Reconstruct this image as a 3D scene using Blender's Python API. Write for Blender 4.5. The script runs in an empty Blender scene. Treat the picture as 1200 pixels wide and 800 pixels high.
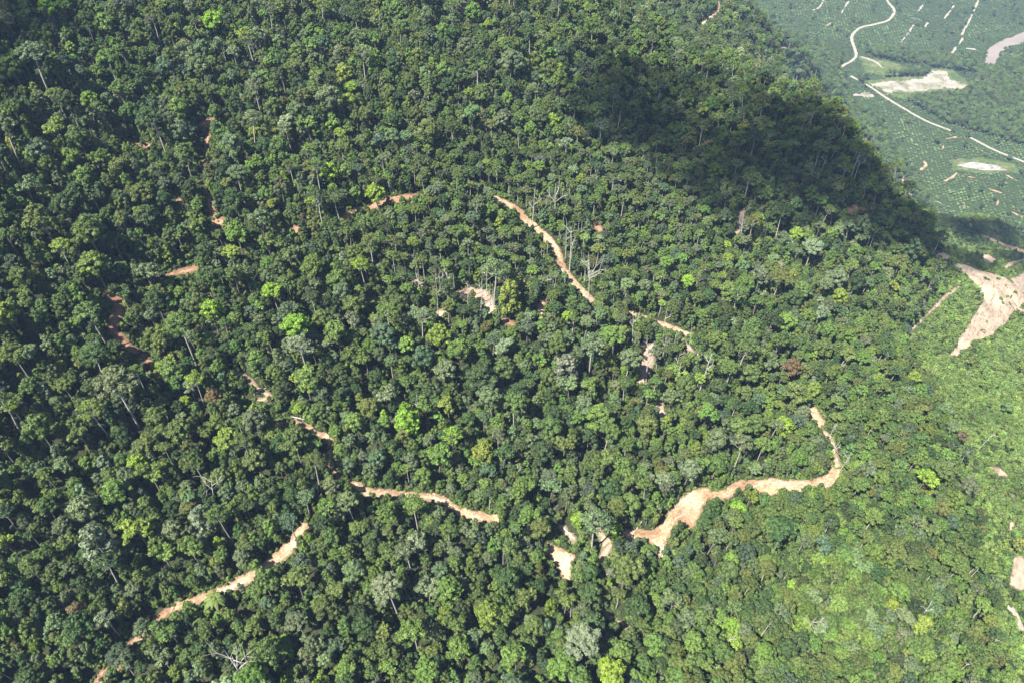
import bpy, bmesh, math, random
import numpy as np
from mathutils import Vector, Matrix

rng = np.random.default_rng(11)
random.seed(5)
C = bpy.context.scene.collection
SC = bpy.context.scene

# ------------------------------------------------------------------ camera
CAM_Z = 1250.0
F = 900.0                       # focal length in photo pixels (1200 x 800)
PITCH = math.radians(46.6)      # degrees below the horizon
CP, SP = math.cos(PITCH), math.sin(PITCH)
cam = bpy.data.cameras.new('camera')
cam.sensor_width = 36.0
cam.lens = F / 1200 * 36.0
cam.clip_end = 30000
cam.clip_start = 1.0
co = bpy.data.objects.new('camera', cam)
co.location = (0, 0, CAM_Z)
co.rotation_euler = (math.pi / 2 - PITCH, 0, 0)
C.objects.link(co)
SC.camera = co


def ray(px, py):
    px = np.asarray(px, float); py = np.asarray(py, float)
    r = px - 600; u = 400 - py
    d = np.stack([r, F * CP + u * SP, -F * SP + u * CP], -1)
    return d / np.linalg.norm(d, axis=-1, keepdims=True)


def project(P):
    P = np.asarray(P, float)
    x, y, z = P[..., 0], P[..., 1], P[..., 2] - CAM_Z
    dep = y * CP - z * SP
    up = y * SP + z * CP
    return 600 + F * x / dep, 400 - F * up / dep, dep


# ------------------------------------------------------------------ terrain
CTRL = [  # photo pixel and the distance seen there
    (0, 800, 520), (300, 800, 490), (600, 800, 480), (900, 800, 500), (1200, 800, 560), (1060, 800, 525),
    (0, 600, 540), (300, 600, 510), (600, 600, 520), (900, 600, 560), (1100, 600, 630), (1200, 600, 690), (1200, 700, 620),
    (0, 400, 580), (150, 400, 585), (300, 400, 565), (450, 400, 565), (600, 400, 590), (750, 400, 620), (850, 400, 660), (1000, 400, 740), (1090, 440, 800), (1200, 480, 835),
    (0, 200, 660), (150, 200, 680), (300, 200, 665), (450, 200, 670), (600, 200, 720), (700, 200, 760), (800, 200, 820), (950, 220, 900), (1020, 260, 930),
    (850, 300, 750), (1000, 320, 850),
    (0, 0, 800), (150, 0, 840), (300, 0, 850), (450, 0, 890), (550, 0, 950), (700, 0, 1150), (600, 80, 850), (720, 80, 960), (450, 90, 760), (200, 90, 760),
    (760, 82, 1010), (870, 119, 1000), (950, 146, 985), (1036, 246, 970), (800, 125, 950), (880, 165, 940),
    (1110, 330, 1010), (1110, 410, 905), (1150, 350, 1060), (1150, 400, 990), (1200, 420, 980), (1200, 350, 1190), (820, 64, 1450), (790, 30, 1650), (740, 0, 1500), (880, 84, 1350), (835, 30, 2000), (800, -20, 2000), (870, 62, 1950), (880, 24, 2250), (912, 48, 2400), (938, 74, 2450), (850, -20, 2300), (915, 90, 1900),
    (1180, 315, 1250), (1200, 302, 1420), (1200, 288, 1800), (1140, 292, 1350), (1130, 272, 1900), (1092, 262, 1700),
]
CTRL = np.array(CTRL, float)
CP3 = ray(CTRL[:, 0], CTRL[:, 1]) * CTRL[:, 2:3]
CP3[:, 2] += CAM_Z
extra = []
# the far side of the spur falls away to the plain
for px, py, d in [(760, 82, 1010), (870, 119, 1000), (950, 146, 985), (1036, 246, 970)]:
    p = ray(px, py) * d; p[2] += CAM_Z
    for s, dz in ((60, -20), (160, -110), (330, -250), (480, -400), (850, -730)) if px > 900 else ((60, -18), (150, -80)):
        extra.append((p[0] + s * .62, p[1] + s * .78, p[2] + dz))
# ground outside the picture
for p in [(-700, 100, 970), (-900, 600, 1110), (-700, 1000, 1090), (-300, 1200, 990), (-300, -100, 810), (0, -150, 770), (300, -150, 720),
          (-1300, 300, 1120), (-1300, 1300, 1170), (0, 1500, 850), (520, 0, 660), (700, 200, 370), (900, 500, 90), (1000, 800, -40),
          (1400, 1200, -80), (1300, 1900, -80), (800, 2200, -80), (300, 2300, 120), (700, 1600, -60), (2400, 2400, -80), (2400, 400, -80), (1700, 0, -80),
          (900, 3300, -80), (-600, 2400, 890), (-1300, 3300, 970), (2500, 3400, -80)]:
    extra.append(p)
for px, py in [(958, 0), (930, -40), (975, 50), (985, 84), (1000, 100), (1010, 60), (960, 20), (1060, 60), (1040, 120), (1075, 160), (1000, -40), (1100, 190), (1100, 20), (1150, 100), (1190, 200)]:
    p = ray(px, py) * (CAM_Z + 40) / -ray(px, py)[2]; extra.append((p[0], p[1], -60))
K = np.vstack([CP3, np.array(extra, float)])


def tps(r2):
    return 0.5 * r2 * np.log(r2 + 1e-9)


S = 1000.0
kx = K[:, :2] / S
n = len(K)
A = np.zeros((n + 3, n + 3))
A[:n, :n] = tps(((kx[:, None] - kx[None]) ** 2).sum(-1)) + np.eye(n) * 2e-4
A[:n, n] = 1; A[:n, n + 1:] = kx
A[n, :n] = 1; A[n + 1:, :n] = kx.T
W = np.linalg.solve(A, np.concatenate([K[:, 2], np.zeros(3)]))


def vnoise(x, y, seed):
    """smooth value noise, period 1"""
    xi = np.floor(x).astype(np.int64); yi = np.floor(y).astype(np.int64)
    fx = x - xi; fy = y - yi
    fx = fx * fx * (3 - 2 * fx); fy = fy * fy * (3 - 2 * fy)

    def h(a, b):
        v = (a * 374761393 + b * 668265263 + seed * 1442695041) & 0x7fffffff
        v = ((v ^ (v >> 13)) * 1274126177) & 0x7fffffff
        return ((v ^ (v >> 16)) & 0xffff) / 65535.0
    return (h(xi, yi) * (1 - fx) + h(xi + 1, yi) * fx) * (1 - fy) + (h(xi, yi + 1) * (1 - fx) + h(xi + 1, yi + 1) * fx) * fy


def fbm(x, y, seed, octv=4):
    s = 0; a = .5; f = 1
    for k in range(octv):
        s = s + a * (vnoise(x * f, y * f, seed + k * 17) - .5); a *= .5; f *= 2.03
    return s


def height_raw(X, Y):
    sh = X.shape
    p = np.stack([X.ravel(), Y.ravel()], -1) / S
    z = np.full(len(p), W[n])
    z = z + p @ W[n + 1:]
    for i in range(n):
        z = z + W[i] * tps(((p - kx[i]) ** 2).sum(-1))
    z = z.reshape(sh)
    plain = 1.5 + 5 * fbm(X / 300, Y / 300, 5)
    z = z + np.clip((z - 20) / 120, 0, 1) * (42 * fbm(X / 170, Y / 170, 3) + 10 * fbm(X / 40, Y / 40, 9, 2))
    k = 22.0   # smooth maximum of hill and plain
    dd = z - plain
    return plain + np.where(dd / k > 30, dd, k * np.log1p(np.exp(np.clip(dd / k, -40, 30))))


GS = 8.0
GX = np.arange(-1400, 3401, GS); GY = np.arange(-320, 4601, GS)
GZ = height_raw(*np.meshgrid(GX, GY))      # [iy, ix]


def hgt(x, y):
    x = np.asarray(x, float); y = np.asarray(y, float)
    u = np.clip((x - GX[0]) / GS, 0, len(GX) - 1.001); v = np.clip((y - GY[0]) / GS, 0, len(GY) - 1.001)
    i = u.astype(int); j = v.astype(int); fu = u - i; fv = v - j
    return (GZ[j, i] * (1 - fu) + GZ[j, i + 1] * fu) * (1 - fv) + (GZ[j + 1, i] * (1 - fu) + GZ[j + 1, i + 1] * fu) * fv


def slope(x, y, e=12.0):
    return (hgt(x + e, y) - hgt(x - e, y)) / (2 * e), (hgt(x, y + e) - hgt(x, y - e)) / (2 * e)


def cast(px, py, off=0.0):
    """photo pixels -> points on the terrain (lifted by off)"""
    d = ray(np.atleast_1d(px), np.atleast_1d(py))
    m = len(d); off = np.broadcast_to(np.asarray(off, float), (m,))
    t0 = np.full(m, 150.0); hit = np.zeros(m, bool); tl = t0.copy()
    for t in np.arange(150, 6500, 6.0):
        P = d * t
        below = (P[:, 2] + CAM_Z) < hgt(P[:, 0], P[:, 1]) + off
        new = below & ~hit
        tl[new] = t; hit |= below
        if hit.all():
            break
    tl[~hit] = 6500
    a = tl - 6.0; b = tl
    for _ in range(12):
        c = (a + b) / 2; P = d * c[:, None]
        below = (P[:, 2] + CAM_Z) < hgt(P[:, 0], P[:, 1]) + off
        b = np.where(below, c, b); a = np.where(below, a, c)
    P = d * b[:, None]
    P[:, 2] = hgt(P[:, 0], P[:, 1])
    return P


def in_poly(x, y, poly):
    poly = np.asarray(poly, float); r = np.zeros(np.shape(x), bool)
    j = len(poly) - 1
    for i in range(len(poly)):
        xi, yi = poly[i]; xj, yj = poly[j]
        c = ((yi > y) != (yj > y)) & (x < (xj - xi) * (y - yi) / (yj - yi + 1e-12) + xi)
        r ^= c; j = i
    return r


def poly_dist(x, y, pts, closed=False):
    pts = np.asarray(pts, float)
    if closed:
        pts = np.vstack([pts, pts[:1]])
    best = np.full(np.shape(x), 1e9)
    for a, b in zip(pts[:-1], pts[1:]):
        ab = b - a; L = (ab ** 2).sum() + 1e-9
        t = np.clip(((x - a[0]) * ab[0] + (y - a[1]) * ab[1]) / L, 0, 1)
        best = np.minimum(best, np.hypot(x - a[0] - t * ab[0], y - a[1] - t * ab[1]))
    return best


# ------------------------------------------------------------------ materials
def new_mat(name):
    m = bpy.data.materials.new(name); m.use_nodes = True
    nt = m.node_tree; nt.nodes.clear()
    return m, nt, nt.nodes, nt.links


def out_of(nt, sh):
    o = nt.nodes.new('ShaderNodeOutputMaterial'); nt.links.new(sh, o.inputs['Surface']); return o


def noise(nt, scale, detail=4, rough=.6, vec=None):
    t = nt.nodes.new('ShaderNodeTexNoise'); t.inputs['Scale'].default_value = scale
    t.inputs['Detail'].default_value = detail; t.inputs['Roughness'].default_value = rough
    if vec is None:
        g = nt.nodes.new('ShaderNodeNewGeometry'); vec = g.outputs['Position']
    nt.links.new(vec, t.inputs['Vector'])
    return t.outputs['Fac']


def ramp(nt, fac, stops):
    r = nt.nodes.new('ShaderNodeValToRGB')
    e = r.color_ramp.elements
    e[0].position, e[0].color = stops[0][0], (*stops[0][1], 1)
    e[1].position, e[1].color = stops[-1][0], (*stops[-1][1], 1)
    for p, c in stops[1:-1]:
        k = e.new(p); k.color = (*c, 1)
    nt.links.new(fac, r.inputs['Fac'])
    return r.outputs['Color']


def mixc(nt, a, b, fac, mode='MIX'):
    m = nt.nodes.new('ShaderNodeMix'); m.data_type = 'RGBA'; m.blend_type = mode
    for s, v in ((m.inputs[6], a), (m.inputs[7], b), (m.inputs[0], fac)):
        if hasattr(v, 'links'):
            nt.links.new(v, s)
        elif isinstance(v, (int, float)):
            s.default_value = v
        else:
            s.default_value = (*v, 1)
    return m.outputs[2]


def bump(nt, fac, strength, dist):
    b = nt.nodes.new('ShaderNodeBump'); b.inputs['Strength'].default_value = strength; b.inputs['Distance'].default_value = dist
    nt.links.new(fac, b.inputs['Height']); return b.outputs['Normal']


def princ(nt, col, rough=.85, normal=None, spec=.2):
    p = nt.nodes.new('ShaderNodeBsdfPrincipled')
    p.inputs['Roughness'].default_value = rough; p.inputs['Specular IOR Level'].default_value = spec
    if hasattr(col, 'links'):
        nt.links.new(col, p.inputs['Base Color'])
    else:
        p.inputs['Base Color'].default_value = (*col, 1)
    if normal is not None:
        nt.links.new(normal, p.inputs['Normal'])
    return p.outputs[0]


def leaf_mat(name, transl=.16):
    m, nt, N, L = new_mat(name)
    a = N.new('ShaderNodeAttribute'); a.attribute_name = 'tint'; a.attribute_type = 'INSTANCER'
    v = N.new('ShaderNodeAttribute'); v.attribute_name = 'shade'; v.attribute_type = 'GEOMETRY'
    # each leaf cluster a little lighter, darker, yellower
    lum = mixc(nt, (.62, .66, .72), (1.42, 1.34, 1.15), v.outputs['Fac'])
    col = mixc(nt, a.outputs['Color'], lum, 1.0, 'MULTIPLY')
    p = princ(nt, col, .6, None, .25)
    t = N.new('ShaderNodeBsdfTranslucent')
    tc = mixc(nt, col, (1.15, 1.2, .55), 1.0, 'MULTIPLY')
    L.new(tc, t.inputs['Color'])
    mx = N.new('ShaderNodeMixShader'); mx.inputs[0].default_value = transl
    L.new(p, mx.inputs[1]); L.new(t.outputs[0], mx.inputs[2])
    out_of(nt, mx.outputs[0])
    return m


def bark_mat(name, c0, c1):
    m, nt, N, L = new_mat(name)
    f = noise(nt, .9, 4)
    out_of(nt, princ(nt, ramp(nt, f, [(.3, c0), (.7, c1)]), .9))
    return m


M_LEAF = leaf_mat('foliage')
M_BARK = bark_mat('grey_bark', (.11, .095, .075), (.24, .21, .17))
M_PALE = bark_mat('pale_bark', (.26, .24, .20), (.48, .44, .38))
M_DEAD = bark_mat('weathered_dead_wood', (.28, .25, .22), (.52, .48, .44))

# forest floor
m, nt, N, L = new_mat('forest_floor')
f1 = noise(nt, .02, 5); f2 = noise(nt, .35, 4)
soil = ramp(nt, f2, [(.3, (.022, .026, .012)), (.55, (.034, .042, .016)), (.75, (.065, .052, .030))])
grass = ramp(nt, f2, [(.3, (.022, .042, .014)), (.7, (.048, .076, .022))])
at = N.new('ShaderNodeAttribute'); at.attribute_name = 'open_land'
out_of(nt, princ(nt, mixc(nt, soil, grass, at.outputs['Fac']), .95, bump(nt, f2, .6, 1.0)))
M_FLOOR = m


def soil_mat(name, stops, s1=.045, s2=.6, bmp=.5, edge=None, streak=None):
    m, nt, N, L = new_mat(name)
    a = noise(nt, s1, 6, .65)
    vec = None
    if streak is not None:      # rills that run down the slope
        g = N.new('ShaderNodeNewGeometry'); mp = N.new('ShaderNodeMapping'); mp.vector_type = 'TEXTURE'
        mp.inputs['Rotation'].default_value = (0, 0, streak); mp.inputs['Scale'].default_value = (9, 1, 1)
        L.new(g.outputs['Position'], mp.inputs['Vector']); vec = mp.outputs[0]
    b = noise(nt, s2, 5, .7, vec)
    col = ramp(nt, a, stops)
    col = mixc(nt, col, ramp(nt, b, [(.34, (.48, .43, .38)), (.5, (.95, .93, .91)), (.68, (1.14, 1.12, 1.1))]), 1.0, 'MULTIPLY')
    if edge is not None:
        rt = N.new('ShaderNodeAttribute'); rt.attribute_name = 'rut'
        col = mixc(nt, col, mixc(nt, col, (.66, .60, .54), 1.0, 'MULTIPLY'), rt.outputs['Fac'])
    if edge is not None:        # loose darker spoil along the margins
        at = N.new('ShaderNodeAttribute'); at.attribute_name = 'margin'
        ad = N.new('ShaderNodeMath'); ad.operation = 'MULTIPLY_ADD'
        L.new(noise(nt, .35, 4, .7), ad.inputs[0]); ad.inputs[1].default_value = 1.8; L.new(at.outputs['Fac'], ad.inputs[2])
        col = mixc(nt, edge, col, ramp(nt, ad.outputs[0], [(.8, (0, 0, 0)), (1.3, (1, 1, 1))]))
    out_of(nt, princ(nt, col, .95, bump(nt, b, bmp, .8), .1))
    return m


_p = cast([1176, 1116], [330, 414]); STREAK = math.atan2(_p[1, 1] - _p[0, 1], _p[1, 0] - _p[0, 0])
M_SAND = soil_mat('sandy_soil', [(.34, (.27, .165, .095)), (.47, (.42, .305, .195)), (.56, (.44, .345, .24)), (.66, (.52, .44, .33))], edge=(.23, .15, .095))
M_RED = soil_mat('reddish_soil', [(.3, (.25, .135, .085)), (.55, (.34, .215, .14)), (.75, (.42, .31, .22))], edge=(.17, .10, .065))
M_GRAVEL = soil_mat('gravel_road', [(.3, (.28, .25, .205)), (.7, (.40, .365, .31))])
M_WASH = soil_mat('eroded_soil', [(.25, (.24, .175, .13)), (.48, (.39, .305, .225)), (.7, (.52, .43, .32))], .03, .35, .7, edge=(.17, .14, .09), streak=STREAK)
M_PALE_CLEAR = soil_mat('pale_bare_ground', [(.3, (.07, .10, .04)), (.42, (.20, .20, .13)), (.56, (.36, .325, .29)), (.75, (.38, .29, .20))], .02, .2)
M_GRASS = soil_mat('grass_clearing_soil', [(.3, (.05, .085, .028)), (.5, (.09, .125, .042)), (.62, (.14, .15, .07)), (.75, (.25, .20, .14))], .02, .12)
M_POND = soil_mat('pale_mud', [(.3, (.27, .26, .25)), (.7, (.36, .34, .31))], .02, .1, .1)
m, nt, N, L = new_mat('muddy_water')
out_of(nt, princ(nt, ramp(nt, noise(nt, .01, 3), [(.3, (.22, .18, .145)), (.7, (.28, .235, .195))]), .25, None, .4))
M_WATER = m


# ------------------------------------------------------------------ mesh helpers
def mesh_from(name, verts, faces, mats, midx=None, attr=None, smooth=False):
    me = bpy.data.meshes.new(name)
    verts = np.asarray(verts, np.float32)
    fl = [np.asarray(f, np.int32) for f in faces]          # list of (k,nv) arrays
    tot = sum(f.size for f in fl); nf = sum(len(f) for f in fl)
    me.vertices.add(len(verts)); me.vertices.foreach_set('co', verts.ravel())
    me.loops.add(tot); me.polygons.add(nf)
    me.loops.foreach_set('vertex_index', np.concatenate([f.ravel() for f in fl]))
    starts = []; p = 0
    for f in fl:
        starts.append(p + np.arange(len(f)) * f.shape[1]); p += f.size
    me.polygons.foreach_set('loop_start', np.concatenate(starts).astype(np.int32))
    for mm in mats:
        me.materials.append(mm)
    if midx is not None:
        me.polygons.foreach_set('material_index', np.asarray(midx, np.int32))
    me.update(calc_edges=True)
    if attr is not None:
        for k, (dom, v) in attr.items():
            at = me.attributes.new(k, 'FLOAT', dom); at.data.foreach_set('value', np.asarray(v, np.float32))
    if smooth:
        me.polygons.foreach_set('use_smooth', np.ones(nf, bool))
    me.validate()
    return me


def link(name, me, parent=None):
    o = bpy.data.objects.new(name, me); C.objects.link(o)
    if parent:
        o.parent = parent
    return o


def tag(o, label=None, cat=None, group=None, kind=None):
    for k, v in (('label', label), ('category', cat), ('group', group), ('kind', kind)):
        if v:
            o[k] = v
    return o


class Tube:
    """tapered tubes gathered into one mesh"""
    def __init__(s):
        s.v = []; s.f = []; s.n = 0

    def add(s, pts, rad, sides=5):
        pts = np.asarray(pts, float); k = len(pts)
        t = np.gradient(pts, axis=0); t /= np.linalg.norm(t, axis=1, keepdims=True) + 1e-9
        ref = np.array([.31, .95, .05]) if abs(t[0, 2]) > .7 else np.array([0, 0, 1.])
        u = np.cross(t, ref); u /= np.linalg.norm(u, axis=1, keepdims=True) + 1e-9
        w = np.cross(t, u)
        ang = np.linspace(0, 2 * math.pi, sides, endpoint=False)
        ring = pts[:, None] + np.asarray(rad, float)[:, None, None] * (np.cos(ang)[None, :, None] * u[:, None] + np.sin(ang)[None, :, None] * w[:, None])
        s.v.append(ring.reshape(-1, 3))
        i = np.arange(k - 1)[:, None] * sides; j = np.arange(sides)[None]; jn = (j + 1) % sides
        q = np.stack([i + j, i + jn, i + sides + jn, i + sides + j], -1).reshape(-1, 4) + s.n
        s.f.append(q); s.n += k * sides

    def data(s):
        return np.vstack(s.v), np.vstack(s.f)


# ------------------------------------------------------------------ tree prototypes
def unit(v):
    return v / (np.linalg.norm(v, axis=-1, keepdims=True) + 1e-9)


def leaf_quads(P, Nn, size, r):
    """one bent leaf cluster (2 triangles) at each point P with normal Nn"""
    k = len(P)
    a = unit(np.cross(Nn, unit(r.normal(size=(k, 3)))))
    b = np.cross(Nn, a)
    s = size[:, None]
    asp = r.uniform(.6, 1.0, (k, 1))
    droop = Nn * s * r.uniform(.05, .35, (k, 1))
    v = np.stack([P - a * s - b * s * asp * .5 - droop, P + b * s * asp * .9 * r.uniform(-1, 1, (k, 1)) + a * s * .15 - b * s * asp, P + a * s + b * s * asp * .4 - droop, P + b * s * asp + droop * .3], 1)
    q = np.arange(k * 4).reshape(-1, 4)
    return v.reshape(-1, 3), q


ICO_V = None


def ico():
    global ICO_V, ICO_F
    if ICO_V is None:
        bm = bmesh.new(); bmesh.ops.create_icosphere(bm, subdivisions=1, radius=1)
        ICO_V = np.array([v.co[:] for v in bm.verts]); ICO_F = np.array([[v.index for v in f.verts] for f in bm.faces]); bm.free()
    return ICO_V, ICO_F


def build_crown(lobes, r, leaf=.62, cover=1.5, jit=.45, core=.8, under=-.35, hang=0):
    """lobes: (centre, radii) ellipsoids, covered in leaf clusters"""
    V = []; Q = []; T = []; sh = []; sht = []; n0 = 0
    iv, fi = ico()
    for c, rd, tone in lobes:
        c = np.asarray(c, float); rd = np.asarray(rd, float)
        if core > 0:
            vv = iv * rd * core * r.uniform(.85, 1.1, (len(iv), 1)) + c
            V.append(vv); T.append(fi + n0); sht.append(np.full(len(fi), .25)); n0 += len(vv)  # inner core coloured darker, added to block light inside the lobe
        area = 4 * math.pi * ((rd[0] * rd[1]) ** 1.6 + (rd[0] * rd[2]) ** 1.6 + (rd[1] * rd[2]) ** 1.6) ** (1 / 1.6) / 3 ** (1 / 1.6)
        k = int(area * cover / (leaf * leaf * 2.2))
        d = unit(r.normal(size=(k * 2, 3)))
        d = d[d[:, 2] > under - r.uniform(0, .4, len(d))][:k]
        k = len(d)
        p = c + d * rd * (r.uniform(.82, 1.12, (k, 1)))
        nn = unit(unit(d / rd) + jit * r.normal(size=(k, 3)) + np.array([0, 0, .12]))
        v, q = leaf_quads(p, nn, leaf * r.uniform(.55, 1.15, k), r)
        V.append(v); Q.append(q + n0); n0 += len(v)
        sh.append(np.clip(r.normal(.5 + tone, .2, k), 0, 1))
    return np.vstack(V), np.vstack(Q), (np.vstack(T) if T else np.zeros((0, 3), int)), np.concatenate(sh), (np.concatenate(sht) if sht else np.zeros(0))


def trunk_data(r, H, rad, branches, lean=.6, top_r=.45, sides=6):
    tb = Tube()
    zs = np.linspace(-2.5, H, 6)
    off = np.cumsum(r.normal(0, lean * .4, (6, 2)), axis=0) * (np.linspace(0, 1, 6)[:, None])
    pts = np.column_stack([off, zs])
    tb.add(pts, np.linspace(rad * 1.25, rad * top_r, 6), sides)

    def at(z):
        t = np.clip((z + 2.5) / (H + 2.5), 0, 1)
        return np.array([np.interp(t, np.linspace(0, 1, 6), pts[:, i]) for i in range(3)])
    for z0, tgt, br in branches:
        p0 = at(z0); p3 = np.asarray(tgt, float)
        mid = (p0 + p3) / 2 + np.array([0, 0, -.08 * np.linalg.norm(p3 - p0)]) + r.normal(0, .25, 3)
        tb.add(np.array([p0, (p0 * .6 + mid * .4 + (0, 0, .15)), mid, p3]), np.array([br, br * .8, br * .62, br * .3]), 5)
    return tb.data()


PROTO = {}     # kind -> list of dict(crown, trunk, R, H, zc)
SHAPES = []


def proto(kind, lobes, tr, R, H, zc, bark, r, **kw):
    V, Q, T, s, st = build_crown(lobes, r, **kw)
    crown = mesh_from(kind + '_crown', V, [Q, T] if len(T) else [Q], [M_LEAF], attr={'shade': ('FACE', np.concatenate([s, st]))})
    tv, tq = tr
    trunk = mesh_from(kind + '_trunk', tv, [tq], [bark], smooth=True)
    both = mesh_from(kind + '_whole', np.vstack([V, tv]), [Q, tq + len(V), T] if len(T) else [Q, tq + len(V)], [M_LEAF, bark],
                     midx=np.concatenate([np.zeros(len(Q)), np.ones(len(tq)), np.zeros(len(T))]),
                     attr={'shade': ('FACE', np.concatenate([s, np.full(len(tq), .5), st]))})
    d = dict(kind=kind, crown=crown, trunk=trunk, both=both, R=R, H=H, zc=zc, id=len(SHAPES))
    SHAPES.append(d); PROTO.setdefault(kind, []).append(d)


def ring_lobes(r, R, z0, z1, nl, rl, flat=.7, dome=1.0):
    """lobes spread over a dome of radius R between heights z0 and z1"""
    out = []
    for i in range(nl):
        t = (i + .5) / nl
        rr = R * math.sqrt(t) * r.uniform(.88, 1.05)
        a = i * 2.39996 + r.uniform(-.35, .35)
        z = z1 - (z1 - z0) * (rr / R) ** 2 * dome + r.normal(0, .06 * (z1 - z0) + .2)
        s = rl * r.uniform(.72, 1.3)
        out.append(((rr * math.cos(a), rr * math.sin(a), z), (s, s * r.uniform(.85, 1.15), s * flat * r.uniform(.85, 1.2)), r.normal(0, .15)))
    return out


def make_protos():
    for s in range(4):   # broad domed crown
        r = np.random.default_rng(100 + s)
        lb = ring_lobes(r, 6.2, 17.5, 24.5, 24, 1.62, .85) + ring_lobes(r, 4.6, 15.5, 18.5, 7, 1.7, .8)
        br = [(14 + i % 3, np.array(lb[j][0]) * .8 + (0, 0, 3), .26) for i, j in enumerate(range(6, 22, 3))]
        proto('domed', lb, trunk_data(r, 21, .4, br), 7.2, 26, 21, M_BARK, r)
    for s in range(4):   # tall oval, lobes stacked
        r = np.random.default_rng(200 + s)
        lb = []
        for i in range(26):
            t = i / 25; z = 7.5 + 19 * t
            R = 3.9 * math.sin(math.pi * min(.97, .22 + .74 * t)) ** .7
            a = i * 2.4 + r.uniform(-.5, .5); q = 1.5 * r.uniform(.7, 1.3)
            lb.append(((R * math.cos(a), R * math.sin(a), z), (q, q, q * .95), r.normal(0, .15)))
        proto('tall', lb, trunk_data(r, 24, .45, [(12, (2, 1, 16), .2), (14, (-2, 1, 18), .2)]), 5.0, 28, 18, M_BARK, r)
    for s in range(3):   # emergent umbrella on a bare pale trunk
        r = np.random.default_rng(300 + s)
        lb = ring_lobes(r, 7.4, 28.6, 34.2, 30, 1.45, .78, .95) + ring_lobes(r, 4.5, 27.5, 29.5, 6, 1.3, .8)
        br = [(25.5 + (i % 4), np.array(lb[j][0]) * (.92, .92, 1) - (0, 0, .6), .22) for i, j in enumerate(range(4, 26, 3))]
        proto('umbrella', lb, trunk_data(r, 30, .44, br), 8.6, 35.5, 32, M_PALE, r, leaf=.55, under=-.2)
    for s in range(4):   # open crown: tufts on visible pale limbs
        r = np.random.default_rng(400 + s)
        lb = []; br = []
        for i in range(15):
            a = i * 2.4; rr = 5.6 * math.sqrt((i + .6) / 15) * r.uniform(.9, 1.1)
            z = 30.5 - 6 * (rr / 5.6) ** 2 * r.uniform(.5, 1.1) + r.normal(0, .5)
            q = r.uniform(1.15, 1.9)
            lb.append(((rr * math.cos(a), rr * math.sin(a), z), (q, q, q * .65), r.normal(0, .15)))
            br.append((20 + 6 * r.random(), (rr * math.cos(a), rr * math.sin(a), z - .3), .17))
        proto('open', lb, trunk_data(r, 28, .38, br), 6.6, 32, 28, M_PALE, r, leaf=.5, core=.5, cover=1.25)
    for s in range(4):   # small round crown
        r = np.random.default_rng(500 + s)
        lb = ring_lobes(r, 3.1, 10.5, 15.0, 13, 1.2, .9) + ring_lobes(r, 2.4, 8.5, 10.5, 5, 1.3, .9)
        proto('small', lb, trunk_data(r, 12, .26, [(8, (1.5, .5, 11), .12)], .3), 4.2, 16.2, 12.5, M_BARK, r, leaf=.55)
    for s in range(4):   # trunk draped in climbers to the ground
        r = np.random.default_rng(600 + s)
        lb = []
        for i in range(24):
            t = i / 23; z = 1 + 20 * t
            R = (1.2 + 1.1 * t) * r.uniform(.5, 1.1); a = i * 2.4; q = (1.15 + .5 * t) * r.uniform(.8, 1.3)
            lb.append(((R * math.cos(a), R * math.sin(a), z), (q, q, q * 1.25), r.normal(0, .12)))
        proto('draped', lb, trunk_data(r, 20, .35, []), 3.2, 22.5, 13, M_BARK, r, leaf=.55, under=-.8)
    for s in range(4):   # irregular spreading, several heads
        r = np.random.default_rng(700 + s)
        lb = []; br = []
        for h in range(5):
            a = h * 1.26 + r.uniform(-.4, .4); rr = r.uniform(2.2, 4.6) if h else 0
            zc = r.uniform(19, 25)
            sub = ring_lobes(r, 2.7, zc - 1.8, zc + 1.2, 8, 1.2, .85)
            lb += [((c[0] + rr * math.cos(a), c[1] + rr * math.sin(a), c[2]), q, t + .12 * (h % 2)) for c, q, t in sub]
            br.append((11 + h, (rr * math.cos(a), rr * math.sin(a), zc - 1), .28))
        proto('spreading', lb, trunk_data(r, 20, .46, br), 7.0, 26.5, 21, M_BARK, r, cover=1.4)
    for s in range(2):   # shrub
        r = np.random.default_rng(800 + s)
        lb = ring_lobes(r, 1.7, .9, 2.7, 6, 1.05, .8)
        proto('shrub', lb, trunk_data(r, 1.6, .12, []), 2.6, 3.7, 1.8, M_BARK, r, leaf=.5, cover=1.2)
    for s in range(2):   # young understorey tree
        r = np.random.default_rng(850 + s)
        lb = ring_lobes(r, 2.1, 5.0, 8.6, 7, 1.3, .9)
        proto('sapling', lb, trunk_data(r, 6, .16, []), 3.2, 9.6, 6.5, M_BARK, r, leaf=.6, cover=1.2)


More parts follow.
